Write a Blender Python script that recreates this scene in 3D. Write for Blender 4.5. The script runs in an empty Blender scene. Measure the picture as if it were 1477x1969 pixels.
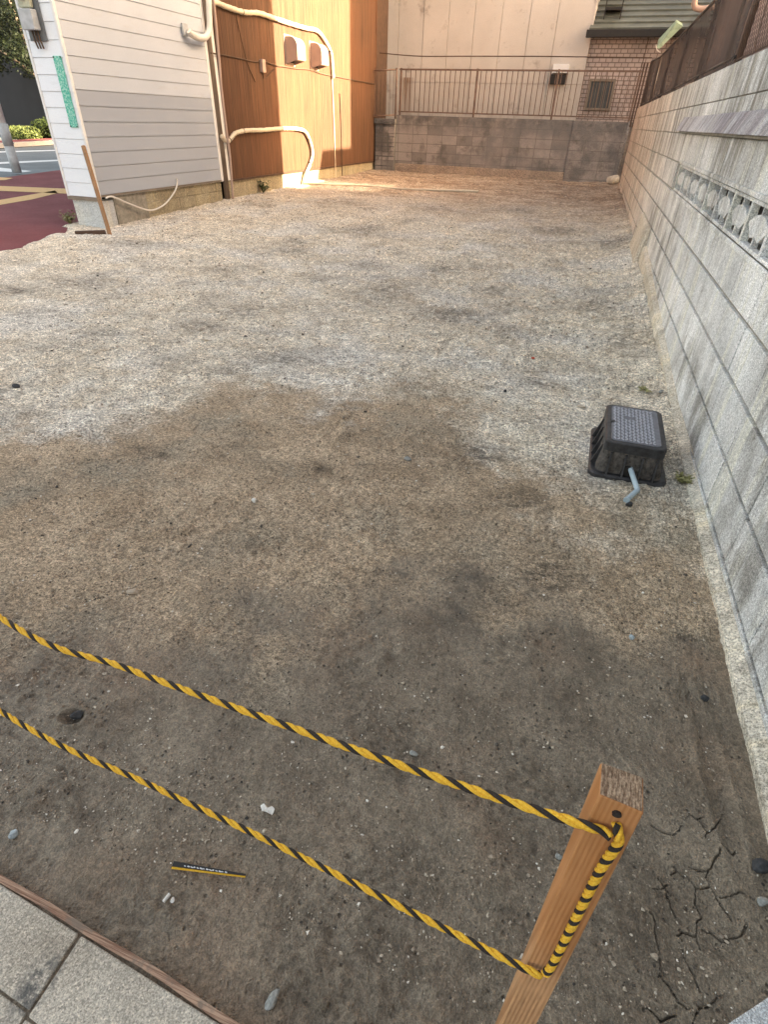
import bpy, bmesh, math, random
import numpy as np
from mathutils import Vector, Matrix
random.seed(7); rng = np.random.default_rng(7)
S = bpy.context.scene
COL = S.collection
R = math.radians
# ------------------------------------------------------------------ camera
CAMH = 1.3
cd = bpy.data.cameras.new('camera'); cam = bpy.data.objects.new('camera', cd); COL.objects.link(cam)
Rw = ((0.9447294, 0.2107473, -0.2511411), (0.3267754, -0.5432922, 0.7733379), (0.0265359, -0.8126618, -0.5821312))
M4 = Matrix(((Rw[0][0], -Rw[0][1], -Rw[0][2], 0), (Rw[1][0], -Rw[1][1], -Rw[1][2], 0), (Rw[2][0], -Rw[2][1], -Rw[2][2], CAMH), (0, 0, 0, 1)))
cam.matrix_world = M4
cd.sensor_fit = 'HORIZONTAL'; cd.sensor_width = 36; cd.lens = 36 * 1053 / 1477
cd.clip_start = 0.02; cd.clip_end = 500
S.camera = cam
# ------------------------------------------------------------------ light
EL, AZ = R(19), R(10)                    # sun stands low, to the right and slightly beyond
w = bpy.data.worlds.new('World'); S.world = w; w.use_nodes = True
nt = w.node_tree; bg = nt.nodes['Background']
sky = nt.nodes.new('ShaderNodeTexSky'); sky.sky_type = 'NISHITA'; sky.sun_disc = False
sky.sun_elevation = EL; sky.sun_rotation = R(90) - AZ
sky.air_density = 0.7; sky.dust_density = 5.0; sky.ozone_density = 0.3
wb = nt.nodes.new('ShaderNodeMix'); wb.data_type = 'RGBA'; wb.blend_type = 'MULTIPLY'; wb.inputs[0].default_value = 1
wb.inputs[7].default_value = (1.0, .815, .585, 1)     # the photograph's white balance
nt.links.new(sky.outputs[0], wb.inputs[6]); nt.links.new(wb.outputs[2], bg.inputs[0]); bg.inputs[1].default_value = 0.15
sd = bpy.data.lights.new('sun', 'SUN'); sd.energy = 4.4; sd.angle = R(0.5); sd.color = (1, 0.86, 0.62)
sun = bpy.data.objects.new('sun', sd); COL.objects.link(sun)
dv = Vector((math.cos(EL) * math.cos(AZ), math.cos(EL) * math.sin(AZ), math.sin(EL)))
sun.rotation_euler = dv.to_track_quat('Z', 'Y').to_euler(); sun.location = (20, 10, 20)
S.view_settings.view_transform = 'Standard'; S.view_settings.look = 'None'
S.view_settings.exposure = 3.16; S.view_settings.gamma = 1
S.render.resolution_x = 769; S.render.resolution_y = 1024
S.cycles.max_bounces = 8
# ------------------------------------------------------------------ node helper
class NT:
    def __init__(s, name, rough=0.9):
        s.m = bpy.data.materials.new(name); s.m.use_nodes = True; s.t = s.m.node_tree
        s.b = s.t.nodes['Principled BSDF']; s.b.inputs['Roughness'].default_value = rough
        s.b.inputs['Specular IOR Level'].default_value = 0.3
        s.tc = s.t.nodes.new('ShaderNodeTexCoord').outputs['Object']
    def l(s, a, b):
        if isinstance(a, (int, float)): b.default_value = a
        elif isinstance(a, tuple): b.default_value = a if len(a) == 4 or b.type == 'VECTOR' else a + (1,)
        else: s.t.links.new(a, b)
    def map(s, scale=(1, 1, 1), rot=(0, 0, 0), loc=(0, 0, 0), v=None):
        n = s.t.nodes.new('ShaderNodeMapping'); s.l(v or s.tc, n.inputs[0])
        n.inputs['Scale'].default_value = scale; n.inputs['Rotation'].default_value = rot; n.inputs['Location'].default_value = loc
        return n.outputs[0]
    def noise(s, sc, det=4, rough=0.6, v=None, dist=0):
        n = s.t.nodes.new('ShaderNodeTexNoise'); s.l(v or s.tc, n.inputs['Vector'])
        n.inputs['Scale'].default_value = sc; n.inputs['Detail'].default_value = det
        n.inputs['Roughness'].default_value = rough; n.inputs['Distortion'].default_value = dist
        return n.outputs['Fac']
    def voro(s, sc, v=None, out='Distance', feat='F1', rand=1):
        n = s.t.nodes.new('ShaderNodeTexVoronoi'); n.feature = feat; s.l(v or s.tc, n.inputs['Vector'])
        n.inputs['Scale'].default_value = sc; n.inputs['Randomness'].default_value = rand
        return n.outputs[out]
    def ramp(s, f, *pts):
        n = s.t.nodes.new('ShaderNodeValToRGB'); e = n.color_ramp.elements
        while len(e) < len(pts): e.new(0.5)
        for i, (p, c) in enumerate(pts):
            e[i].position = p; e[i].color = (c, c, c, 1) if isinstance(c, (int, float)) else tuple(c) + (1,)
        s.l(f, n.inputs[0]); return n.outputs[0]
    def mix(s, f, a, b, mode='MIX'):
        n = s.t.nodes.new('ShaderNodeMix'); n.data_type = 'RGBA'; n.blend_type = mode
        s.l(f, n.inputs[0]); s.l(a, n.inputs[6]); s.l(b, n.inputs[7]); return n.outputs[2]
    def math(s, op, a, b=0.0, c=None):
        n = s.t.nodes.new('ShaderNodeMath'); n.operation = op; s.l(a, n.inputs[0]); s.l(b, n.inputs[1])
        if c is not None: s.l(c, n.inputs[2])
        return n.outputs[0]
    def attr(s, name):
        n = s.t.nodes.new('ShaderNodeAttribute'); n.attribute_name = name; return n.outputs['Fac']
    def rnd(s):
        return s.t.nodes.new('ShaderNodeNewGeometry').outputs['Random Per Island']
    def xyz(s, i):
        n = s.t.nodes.new('ShaderNodeSeparateXYZ'); s.l(s.tc, n.inputs[0]); return n.outputs[i]
    def col(s, c): s.l(c, s.b.inputs['Base Color']); return s
    def ro(s, c): s.l(c, s.b.inputs['Roughness']); return s
    def bump(s, h, dist=0.005, st=1.0, n0=None):
        n = s.t.nodes.new('ShaderNodeBump'); n.inputs['Strength'].default_value = st; n.inputs['Distance'].default_value = dist
        s.l(h, n.inputs['Height'])
        if n0 is not None: s.l(n0, n.inputs['Normal'])
        s.l(n.outputs[0], s.b.inputs['Normal']); return n.outputs[0]
def spk(n, base, sc, lo, hi, det=2):          # base colour times a fine speckle
    return n.mix(1.0, base, n.ramp(n.noise(sc, det), (0.3, lo), (0.7, hi)), 'MULTIPLY')
def plain(name, c, rough=0.6, sc=14, lo=0.8, hi=1.15, metal=0, bump=0.0):
    n = NT(name, rough); n.col(spk(n, tuple(c) + (1,), sc, lo, hi, 5)); n.b.inputs['Metallic'].default_value = metal
    if bump: n.bump(n.noise(sc * 6, 4), bump)
    return n.m
MT = {}
# ------------------------------------------------------------------ materials
def dirt():
    n = NT('dirt', 0.95)
    mud0, smu, rear, wet0 = n.attr('mud'), n.attr('smudge'), n.attr('rear'), n.attr('wet')
    nb = n.noise(16, 7, 0.75)
    mud = n.ramp(n.math('MULTIPLY_ADD', n.math('SUBTRACT', nb, .5), .9, mud0), (.25, 0), (.75, 1))
    wet = n.ramp(n.math('MULTIPLY_ADD', n.math('SUBTRACT', n.noise(9, 7, .75), .5), 1.1, wet0), (.25, 0), (.75, 1))
    n2 = n.noise(5, 7, 0.7)
    g0 = n.noise(34, 4, 0.75); g1 = n.noise(85, 3, 0.75); g2 = n.noise(230, 3, 0.75)
    beige = n.mix(n.ramp(n2, (0.38, 0), (0.62, 1)), (.66, .56, .43), (.85, .77, .64))
    beige = n.mix(n.ramp(n.noise(1.1, 4), (0.48, 0), (0.62, .6)), beige, (.76, .73, .68))
    dk = n.ramp(n.noise(1.9, 8, .72, n.map((.9, 1.15, 1), loc=(2, 5, 0))), (.52, 0), (.66, .65))
    beige = n.mix(dk, beige, (.36, .32, .27))
    reart = n.mix(n.ramp(n.noise(3, 7, .7, v=n.map((.6, 2.6, 1))), (0.42, 0), (0.60, 1)), (.299, .207, .144), (.575, .460, .345))
    dry = n.mix(rear, beige, reart)
    mid = n.mix(n.ramp(n.noise(4, 7, .7), (0.38, 0), (0.62, 1)), (.39, .292, .195), (.56, .435, .305))
    mid = n.mix(n.ramp(n.noise(2.1, 5, v=n.map(loc=(9, 3, 0))), (0.5, 0), (0.66, .75)), mid, (.339, .294, .223))
    mt = n.noise(6, 7, 0.72)
    wetc = n.mix(n.ramp(mt, (0.36, 0), (0.62, 1)), (.164, .125, .085), (.296, .238, .171))
    wetc = n.mix(n.ramp(n.noise(2.3, 4), (0.52, 0), (0.68, .7)), wetc, (.288, .196, .125))
    def grain(c, g, lo, hi): return n.mix(1.0, c, n.ramp(g, (0.40, lo), (0.5, .98), (0.60, hi)), 'MULTIPLY')
    dry = grain(grain(grain(grain(dry, n.noise(15, 5, .8), .80, 1.15), g0, .74, 1.18), g1, .48, 1.38), g2, .45, 1.45)
    mid = grain(grain(grain(mid, g0, .84, 1.12), g1, .60, 1.30), g2, .55, 1.4)
    wetc = grain(grain(grain(wetc, g0, .88, 1.08), g1, .78, 1.18), g2, .72, 1.22)
    pit = n.ramp(n.voro(46), (0.09, 1), (0.22, 0))
    pit = n.math('MULTIPLY', pit, n.ramp(n.noise(9, 4), (0.46, 0), (0.58, 1)))
    lightg = n.math('MULTIPLY', n.ramp(n.voro(95), (0.07, 1), (0.15, 0)), n.ramp(n.noise(60, 2), (0.56, 0), (0.6, 1)))
    c = n.mix(mud, dry, n.mix(wet, mid, wetc))
    c = n.mix(n.math('MULTIPLY', pit, n.math('MULTIPLY', mud, .85)), c, (.04, .03, .022))
    c = n.mix(n.math('MULTIPLY', lightg, .75), c, (.55, .47, .37))
    sm = n.math('MULTIPLY', smu, n.ramp(n.noise(17, 9, 0.85, v=n.map((.8, 1.3, 1))), (0.42, 0), (0.56, 1)))
    c = n.mix(sm, c, n.mix(mud, (.17, .145, .12), (.075, .06, .045)))
    n.col(c)
    n.ro(n.ramp(n.math('MULTIPLY', mud, wet), (0, .97), (1, .50)))
    n.l(n.ramp(n.math('MULTIPLY', mud, wet), (0, .25), (1, .5)), n.b.inputs['Specular IOR Level'])
    hh = n.math('ADD', n.math('MULTIPLY', g1, 1.0), n.math('MULTIPLY', g2, .6))
    hh = n.math('ADD', hh, n.math('MULTIPLY', g0, 1.2))
    hh = n.math('SUBTRACT', hh, n.math('MULTIPLY', pit, .8))
    n.bump(hh, 0.010, 1.0)
    return n.m
MT['dirt'] = dirt()
def stones():
    n = NT('stone', .85); r = n.rnd()
    n.col(spk(n, n.ramp(r, (0, (.03, .028, .026)), (.18, (.13, .105, .08)), (.5, (.28, .225, .17)), (.85, (.48, .41, .32)), (1, (.75, .70, .62))), 120, .8, 1.2)); return n.m
MT['stone'] = stones()
def blockwall(name, c0, c1, far, streak=(.16, .15, .13), sp=260, amt=.75):
    n = NT(name, .92)
    a = n.mix(n.ramp(n.noise(1.4, 7, .7), (.40, 0), (.60, 1)), c0, c1)
    a = n.mix(n.ramp(n.math('MULTIPLY', n.xyz(1), .1), (.42, 0), (.95, 1)), a, far)
    blk = n.ramp(n.rnd(), (0, .88), (1, 1.15)); a = n.mix(1.0, a, blk, 'MULTIPLY')
    # diagonal splash and grime blotches
    sh = n.map((1, 4.5, 1.5), (R(24), 0, 0)); st = n.ramp(n.noise(1.3, 8, .75, sh), (.44, 0), (.56, 1))
    zf = n.ramp(n.noise(.9, 5, .65), (.41, 0), (.54, 1))
    a = n.mix(n.math('MULTIPLY', n.math('MULTIPLY', st, zf), amt * .9), a, streak)
    # water runs from the coping and the ledge
    v = n.map((1, 6.5, .45)); st2 = n.ramp(n.noise(1.4, 7, .72, v, .3), (.46, 0), (.58, 1))
    top = n.ramp(n.math('MULTIPLY', n.xyz(2), .5), (.30, .10), (.60, 1))
    msk = n.ramp(n.noise(.8, 4, .6, n.map(loc=(0, 4, 0))), (.42, .25), (.6, 1))
    a = n.mix(n.math('MULTIPLY', n.math('MULTIPLY', n.math('MULTIPLY', st2, top), msk), amt * 1.15), a, tuple(x * 1.1 for x in streak))
    v2 = n.map((1, 8, .5), loc=(0, 3, 2)); yl = n.ramp(n.noise(1.1, 5, .65, v2), (.54, 0), (.64, .6))
    a = n.mix(yl, a, tuple(min(.8, x * k) for x, k in zip(c1, (1.04, .98, .84))))
    a = n.mix(1.0, a, n.ramp(n.noise(sp, 3, .8), (.40, .50), (.5, 1), (.60, 1.32)), 'MULTIPLY')
    a = n.mix(1.0, a, n.ramp(n.noise(sp * .35, 4, .8), (.40, .72), (.5, 1), (.60, 1.18)), 'MULTIPLY')
    n.col(a); n.bump(n.noise(sp * .6, 3), .006, 1.0); return n.m
MT['granite_block'] = blockwall('granite_block', (.58, .575, .565), (.80, .79, .775), (.62, .52, .43), (.18, .16, .13), 260, .78)
MT['joint'] = plain('joint', (.33, .305, .255), .95, 20, .6, 1.2, bump=.004)
MT['ledge'] = blockwall('ledge', (.40, .38, .40), (.60, .58, .60), (.5, .42, .36), (.17, .14, .15), 300)
MT['footing'] = blockwall('footing', (.52, .46, .37), (.66, .60, .50), (.56, .46, .35), (.28, .24, .19), 160, .6)
def oldblock():
    n = NT('old_block', .95)
    bt = n.t.nodes.new('ShaderNodeTexBrick')
    n.l(n.map((1, 1, 1), (R(90), 0, 0)), bt.inputs[0])
    bt.inputs['Scale'].default_value = 1; bt.inputs['Brick Width'].default_value = .4; bt.inputs['Row Height'].default_value = .2
    bt.inputs['Mortar Size'].default_value = .006; bt.offset = 0.0
    bt.inputs['Color1'].default_value = (.37, .33, .30, 1); bt.inputs['Color2'].default_value = (.13, .12, .112, 1); bt.inputs['Mortar'].default_value = (.15, .135, .12, 1)
    bt.inputs['Bias'].default_value = -.45
    a = bt.outputs['Color']
    a = n.mix(n.ramp(n.noise(1.7, 7, .7), (.49, 0), (.60, .8)), a, (.115, .105, .095))
    a = n.mix(n.ramp(n.noise(.9, 3, v=n.map(loc=(4, 2, 1))), (.5, 0), (.65, .6)), a, (.40, .35, .31))
    tp = n.ramp(n.math('MULTIPLY', n.xyz(2), .5), (.50, 0), (.66, 1)); a = n.mix(n.math('MULTIPLY', tp, n.ramp(n.noise(3, 6, .7), (.36, 0), (.58, 1))), a, (.11, .105, .10))
    x = n.ramp(n.math('MULTIPLY_ADD', n.xyz(0), .1, .6), (.30, 0), (.56, .75))
    a = n.mix(n.math('MULTIPLY', x, n.ramp(n.noise(2.2, 5), (.35, 0), (.6, 1))), a, (.17, .165, .165))
    a = spk(n, a, 60, .75, 1.2, 4); n.col(a); n.bump(n.noise(40, 5), .006, .8); return n.m
MT['old_block'] = oldblock()
MT['old_footing'] = blockwall('old_footing', (.36, .28, .22), (.46, .37, .29), (.42, .34, .27), (.2, .16, .13), 90, .5)
MT['grey_render'] = blockwall('grey_render', (.16, .155, .15), (.30, .285, .27), (.24, .23, .22), (.07, .068, .066), 70, .8)
def siding(name, c0, c1, rough=.45):
    n = NT(name, rough)
    a = n.mix(n.ramp(n.noise(.9, 4), (.4, 0), (.6, 1)), c0, c1)
    a = n.mix(n.ramp(n.noise(3, 6, .7, n.map((1, 1, 5))), (.55, 0), (.8, .30)), a, (.42, .39, .36))
    a = spk(n, a, 150, .93, 1.04); n.col(a); n.bump(n.noise(14, 3, v=n.map((1, 1, 6))), .002, .4); return n.m
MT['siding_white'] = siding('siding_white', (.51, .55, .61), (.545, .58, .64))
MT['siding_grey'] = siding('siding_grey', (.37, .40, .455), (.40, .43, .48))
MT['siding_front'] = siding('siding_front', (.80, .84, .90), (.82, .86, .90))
MT['trim_white'] = plain('trim_white', (.78, .78, .77), .5, 8, .92, 1.03)
def brown():
    n = NT('brown_cladding', .6)
    v = n.map((1, 26, .9)); f = n.noise(1.0, 6, .65, v)
    a = n.mix(n.ramp(f, (.35, 0), (.65, 1)), (.068, .033, .019), (.142, .072, .037))
    a = n.mix(n.ramp(n.noise(.6, 3), (.4, 0), (.65, .6)), a, (.155, .068, .034))
    v2 = n.map((1, 70, 1.5)); a = n.mix(1.0, a, n.ramp(n.noise(1.0, 5, .7, v2), (.35, .7), (.65, 1.25)), 'MULTIPLY')
    n.col(a); n.bump(n.noise(1.0, 3, .6, v2), .004, .6); return n.m
MT['brown'] = brown()
MT['base_concrete'] = blockwall('base_concrete', (.35, .30, .20), (.44, .385, .27), (.42, .35, .24), (.20, .17, .12), 120, .5)
MT['front_concrete'] = blockwall('front_concrete', (.58, .60, .60), (.68, .70, .71), (.6, .6, .58), (.28, .29, .28), 200, .5)
def beige():
    n = NT('beige_mortar', .9)
    a = n.mix(n.ramp(n.noise(.7, 5), (.35, 0), (.65, 1)), (.54, .495, .44), (.64, .59, .53))
    a = n.mix(n.ramp(n.noise(2.4, 7, .7, n.map(loc=(3, 0, 7))), (.57, 0), (.68, .7)), a, (.30, .25, .21))
    zm = n.ramp(n.math('MULTIPLY', n.xyz(2), .25), (.30, 1), (.62, 0))
    a = n.mix(n.math('MULTIPLY', zm, n.ramp(n.noise(5, 5, .6, n.map((3, 1, .5))), (.45, 0), (.7, .6))), a, (.34, .28, .22))
    # rust streaks below the vent
    dx = n.math('SUBTRACT', 1.0, n.math('MULTIPLY', n.math('ABSOLUTE', n.math('ADD', n.xyz(0), 1.50)), 4.6))
    dz = n.ramp(n.math('MULTIPLY', n.xyz(2), .4), (.50, 0), (.60, .25), (.885, 1), (.89, 0))
    ru = n.math('MULTIPLY', n.math('MULTIPLY', n.math('MAXIMUM', dx, 0.0), dz), n.ramp(n.noise(1, 4, .6, n.map((32, 1, 1))), (.35, 0), (.6, 1)))
    a = n.mix(n.math('MINIMUM', n.math('MULTIPLY', ru, 1.6), 0.9), a, (.22, .12, .06))
    a = spk(n, a, 60, .92, 1.06, 4); n.col(a); n.bump(n.noise(70, 4), .004, .6); return n.m
MT['beige'] = beige()
def tile():
    n = NT('brick_tile', .6)
    bt = n.t.nodes.new('ShaderNodeTexBrick'); n.l(n.map((1, 1, 1), (R(90), 0, 0)), bt.inputs[0])
    bt.inputs['Scale'].default_value = 1; bt.inputs['Brick Width'].default_value = .15; bt.inputs['Row Height'].default_value = .085
    bt.inputs['Mortar Size'].default_value = .009; bt.offset = .5
    bt.inputs['Color1'].default_value = (.45, .37, .335, 1); bt.inputs['Color2'].default_value = (.51, .43, .39, 1); bt.inputs['Mortar'].default_value = (.21, .165, .145, 1)
    n.col(spk(n, bt.outputs['Color'], 3, .82, 1.12, 5)); n.bump(n.math('MULTIPLY', bt.outputs['Fac'], -1.0), .01, .8); return n.m
MT['tile'] = tile()
MT['roof_green'] = plain('roof_green', (.12, .13, .11), .55, 3, .7, 1.25)
MT['black_metal'] = plain('black_metal', (.025, .022, .02), .5)
MT['dark_brown_metal'] = plain('dark_brown_metal', (.085, .050, .034), .5, 9, .7, 1.3)
MT['rail_brown'] = plain('rail_brown', (.16, .105, .08), .55, 9, .7, 1.3)
MT['window_grey'] = plain('window_grey', (.22, .18, .14), .5, 6, .8, 1.2)
MT['glass_dark'] = plain('glass_dark', (.075, .08, .085), .15, 4, .8, 1.2)
MT['hose'] = plain('hose', (.62, .54, .42), .6, 22, .85, 1.1, bump=.003)
MT['white_pipe'] = plain('white_pipe', (.72, .68, .62), .45, 9, .9, 1.05)
MT['downpipe'] = plain('downpipe', (.22, .165, .125), .5, 5, .8, 1.2)
MT['cable_dark'] = plain('cable_dark', (.09, .055, .035), .7)
MT['hood'] = plain('hood', (.42, .31, .26), .45, 5, .92, 1.06)
def lum(name, base, dark, rings=False):
    n = NT(name, .6)
    wv = n.t.nodes.new('ShaderNodeTexWave'); wv.wave_type = 'BANDS'; wv.bands_direction = 'X'
    n.l(n.map((1, .6, .045), (0, R(4), R(20))), wv.inputs['Vector']); wv.inputs['Scale'].default_value = 62; wv.inputs['Distortion'].default_value = 5.5
    wv.inputs['Detail'].default_value = 2; wv.inputs['Detail Scale'].default_value = .45
    a = n.mix(n.ramp(wv.outputs['Fac'], (.25, 0), (.95, .85)), base, dark)
    f = n.noise(1.0, 5, .65, n.map((260, 260, 5)))
    a = n.mix(1.0, a, n.ramp(f, (.35, .78), (.65, 1.15)), 'MULTIPLY')
    a = n.mix(n.ramp(n.noise(9, 4), (.45, 0), (.65, .5)), a, tuple(x * 1.12 for x in base))
    a = n.mix(n.ramp(n.xyz(2), (.44, 0), (.52, .55)) if rings else 0.0, a, (.42, .16, .04))
    n.col(a); n.bump(n.noise(1, 4, .6, n.map((400, 400, 10))), .0012, .6); return n.m
MT['lumber_new'] = lum('lumber_new', (.50, .275, .135), (.30, .145, .062), True)
MT['lumber'] = lum('lumber', (.50, .275, .135), (.30, .145, .062))
MT['lumber_old'] = lum('lumber_old', (.336, .192, .096), (.208, .112, .056))
def endg():
    n = NT('end_grain', .9)
    f = n.noise(1.0, 5, .7, n.map((520, 110, 100), (0, 0, R(42))))
    a = n.mix(n.ramp(f, (.42, 0), (.58, 1)), (.19, .115, .07), (.50, .36, .24))
    n.col(spk(n, a, 500, .65, 1.2)); n.bump(f, .002, .9); return n.m
MT['end_grain'] = endg()
def strand(name, c0, c1):
    n = NT(name, .75); n.col(n.mix(n.ramp(n.noise(420, 4, .75), (.35, 0), (.65, 1)), c0, c1))
    n.bump(n.noise(700, 3), .002, 1.0); return n.m
MT['yellow'] = strand('yellow_strand', (.76, .36, .018), (.93, .60, .065))
MT['black_strand'] = strand('black_strand', (.018, .014, .012), (.045, .035, .03))
MT['plastic_black'] = plain('plastic_black', (.022, .021, .022), .45, 40, .6, 2.2, bump=.001)
MT['plastic_dusty'] = plain('plastic_dusty', (.060, .052, .046), .8, 60, .35, 2.2, bump=.003)
def lid():
    n = NT('lid', .5)
    n.col(spk(n, (.15, .15, .17, 1), 40, .75, 1.2, 5)); return n.m
MT['lid'] = lid()
MT['lid_tread'] = plain('lid_tread', (.42, .42, .46), .5, 40, .75, 1.2)
MT['pipe_blue'] = plain('pipe_blue', (.36, .43, .47), .4, 20, .85, 1.1)
def redasph():
    n = NT('red_asphalt', .9)
    a = n.mix(n.ramp(n.noise(1.0, 5), (.4, 0), (.6, 1)), (.125, .022, .026), (.17, .042, .046))
    a = n.mix(n.ramp(n.noise(160, 2, .7), (.55, 0), (.7, .6)), a, (.36, .2, .19))
    n.col(spk(n, a, 90, .65, 1.35)); n.bump(n.noise(150, 3), .004, .8); return n.m
MT['red_asphalt'] = redasph()
def asph(name, c, sc=80):
    n = NT(name, .9); n.col(spk(n, n.mix(n.ramp(n.noise(.5, 5), (.4, 0), (.6, 1)), c, tuple(x * 1.35 for x in c)), sc, .6, 1.4)); n.bump(n.noise(sc, 3), .004, .6); return n.m
MT['asphalt'] = asph('asphalt', (.12, .135, .145))
MT['paint_yellow'] = plain('paint_yellow', (.60, .37, .15), .7, 30, .8, 1.1)
MT['paint_white'] = plain('paint_white', (.62, .64, .65), .7, 12, .8, 1.1)
def conc():
    n = NT('pavement_concrete', .92)
    a = n.mix(n.ramp(n.noise(4, 6), (.35, 0), (.65, 1)), (.40, .35, .28), (.56, .505, .42))
    a = n.mix(1.0, a, n.ramp(n.voro(330, out='Color'), (.0, .6), (.5, 1.0), (1, 1.45)), 'MULTIPLY')
    a = n.mix(1.0, a, n.ramp(n.noise(400, 2), (.3, .6), (.7, 1.35)), 'MULTIPLY')
    d = n.t.nodes.new('ShaderNodeVectorMath'); d.operation = 'DISTANCE'; n.l(n.map((1, .55, 1)), d.inputs[0]); d.inputs[1].default_value = (-.665, .052, 0)
    st = n.math('MULTIPLY', n.ramp(d.outputs['Value'], (.015, 1), (.04, 0)), n.ramp(n.noise(60, 5), (.42, 0), (.56, 1)))
    a = n.mix(n.math('MULTIPLY', st, .8), a, (.06, .065, .07))
    n.col(a); n.bump(n.noise(300, 3, .7), .003, .9); return n.m
MT['concrete'] = conc()
MT['granite'] = blockwall('granite', (.55, .56, .57), (.7, .71, .72), (.6, .6, .6), (.4, .4, .4), 330, .3)
def edg():
    n = NT('edging', .8); f = n.noise(1.0, 6, .7, n.map((9, 420, 60), (0, 0, R(3.8))))
    a = n.mix(n.ramp(f, (.42, 0), (.58, 1)), (.20, .105, .068), (.47, .31, .215))
    a = n.mix(n.ramp(n.noise(24, 6, .7), (.52, 0), (.64, .8)), a, (.20, .155, .12)); n.col(a); n.bump(f, .002, 1.0); return n.m
MT['edging'] = edg()
def leaf(name, a, b):
    n = NT(name, .6); n.col(n.ramp(n.rnd(), (0, a), (1, b))); return n.m
MT['leaf_dark'] = leaf('leaf_dark', (.004, .008, .004), (.013, .021, .007))
MT['leaf_mid'] = leaf('leaf_mid', (.011, .021, .005), (.042, .063, .013))
MT['leaf_light'] = leaf('leaf_light', (.060, .085, .022), (.140, .165, .055))
MT['leaf_weed'] = leaf('leaf_weed', (.16, .15, .05), (.30, .28, .12))
MT['bark'] = plain('bark', (.12, .095, .075), .9, 12, .6, 1.3)
MT['charcoal'] = plain('charcoal', (.035, .036, .042), .8, 1, .85, 1.15)
MT['post_white'] = plain('post_white', (.80, .80, .80), .5, 8, .9, 1.05)
MT['post_grey'] = plain('post_grey', (.42, .44, .46), .6, 10, .75, 1.2)
MT['kerb'] = asph('kerb', (.26, .25, .24))
MT['pink_wall'] = siding('pink_wall', (.36, .26, .23), (.44, .32, .28), .8)
MT['render_grey'] = siding('render_grey', (.36, .33, .30), (.42, .39, .36), .8)
def net():
    n = NT('net', .8); n.col((.030, .020, .017, 1))
    tr = n.t.nodes.new('ShaderNodeBsdfTransparent'); mx = n.t.nodes.new('ShaderNodeMixShader')
    n.l(n.ramp(n.noise(3, 4), (.3, .74), (.7, .88)), mx.inputs[0]); n.t.links.new(tr.outputs[0], mx.inputs[1]); n.t.links.new(n.b.outputs[0], mx.inputs[2])
    n.t.links.new(mx.outputs[0], n.t.nodes['Material Output'].inputs['Surface']); return n.m
MT['net'] = net()
def sign():
    n = NT('green_sign', .5)
    a = n.mix(n.ramp(n.noise(70, 3, .6, n.map((1, 1, .8))), (.46, 0), (.56, .75)), (.06, .42, .31), (.45, .70, .62)); n.col(a); return n.m
MT['green_sign'] = sign()
MT['awning'] = plain('awning', (.34, .44, .30), .6, 10, .7, 1.3)
MT['meter_body'] = plain('meter_body', (.13, .14, .15), .5, 10, .8, 1.2)
MT['meter_face'] = plain('meter_face', (.50, .50, .38), .35, 14, .6, 1.2)
MT['white_stone'] = plain('white_stone', (.66, .63, .58), .8, 90, .8, 1.1)
MT['tan_stone'] = plain('tan_stone', (.46, .38, .29), .85, 90, .75, 1.15)
MT['grey_stone'] = plain('grey_stone', (.27, .27, .25), .85, 120, .6, 1.3)
MT['dark_stone'] = plain('dark_stone', (.035, .035, .037), .8, 120, .6, 1.8)
MT['blue_stone'] = plain('blue_stone', (.36, .41, .43), .7, 120, .6, 1.3)
MT['red_stone'] = plain('red_stone', (.45, .10, .06), .8, 90, .8, 1.1)
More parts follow.
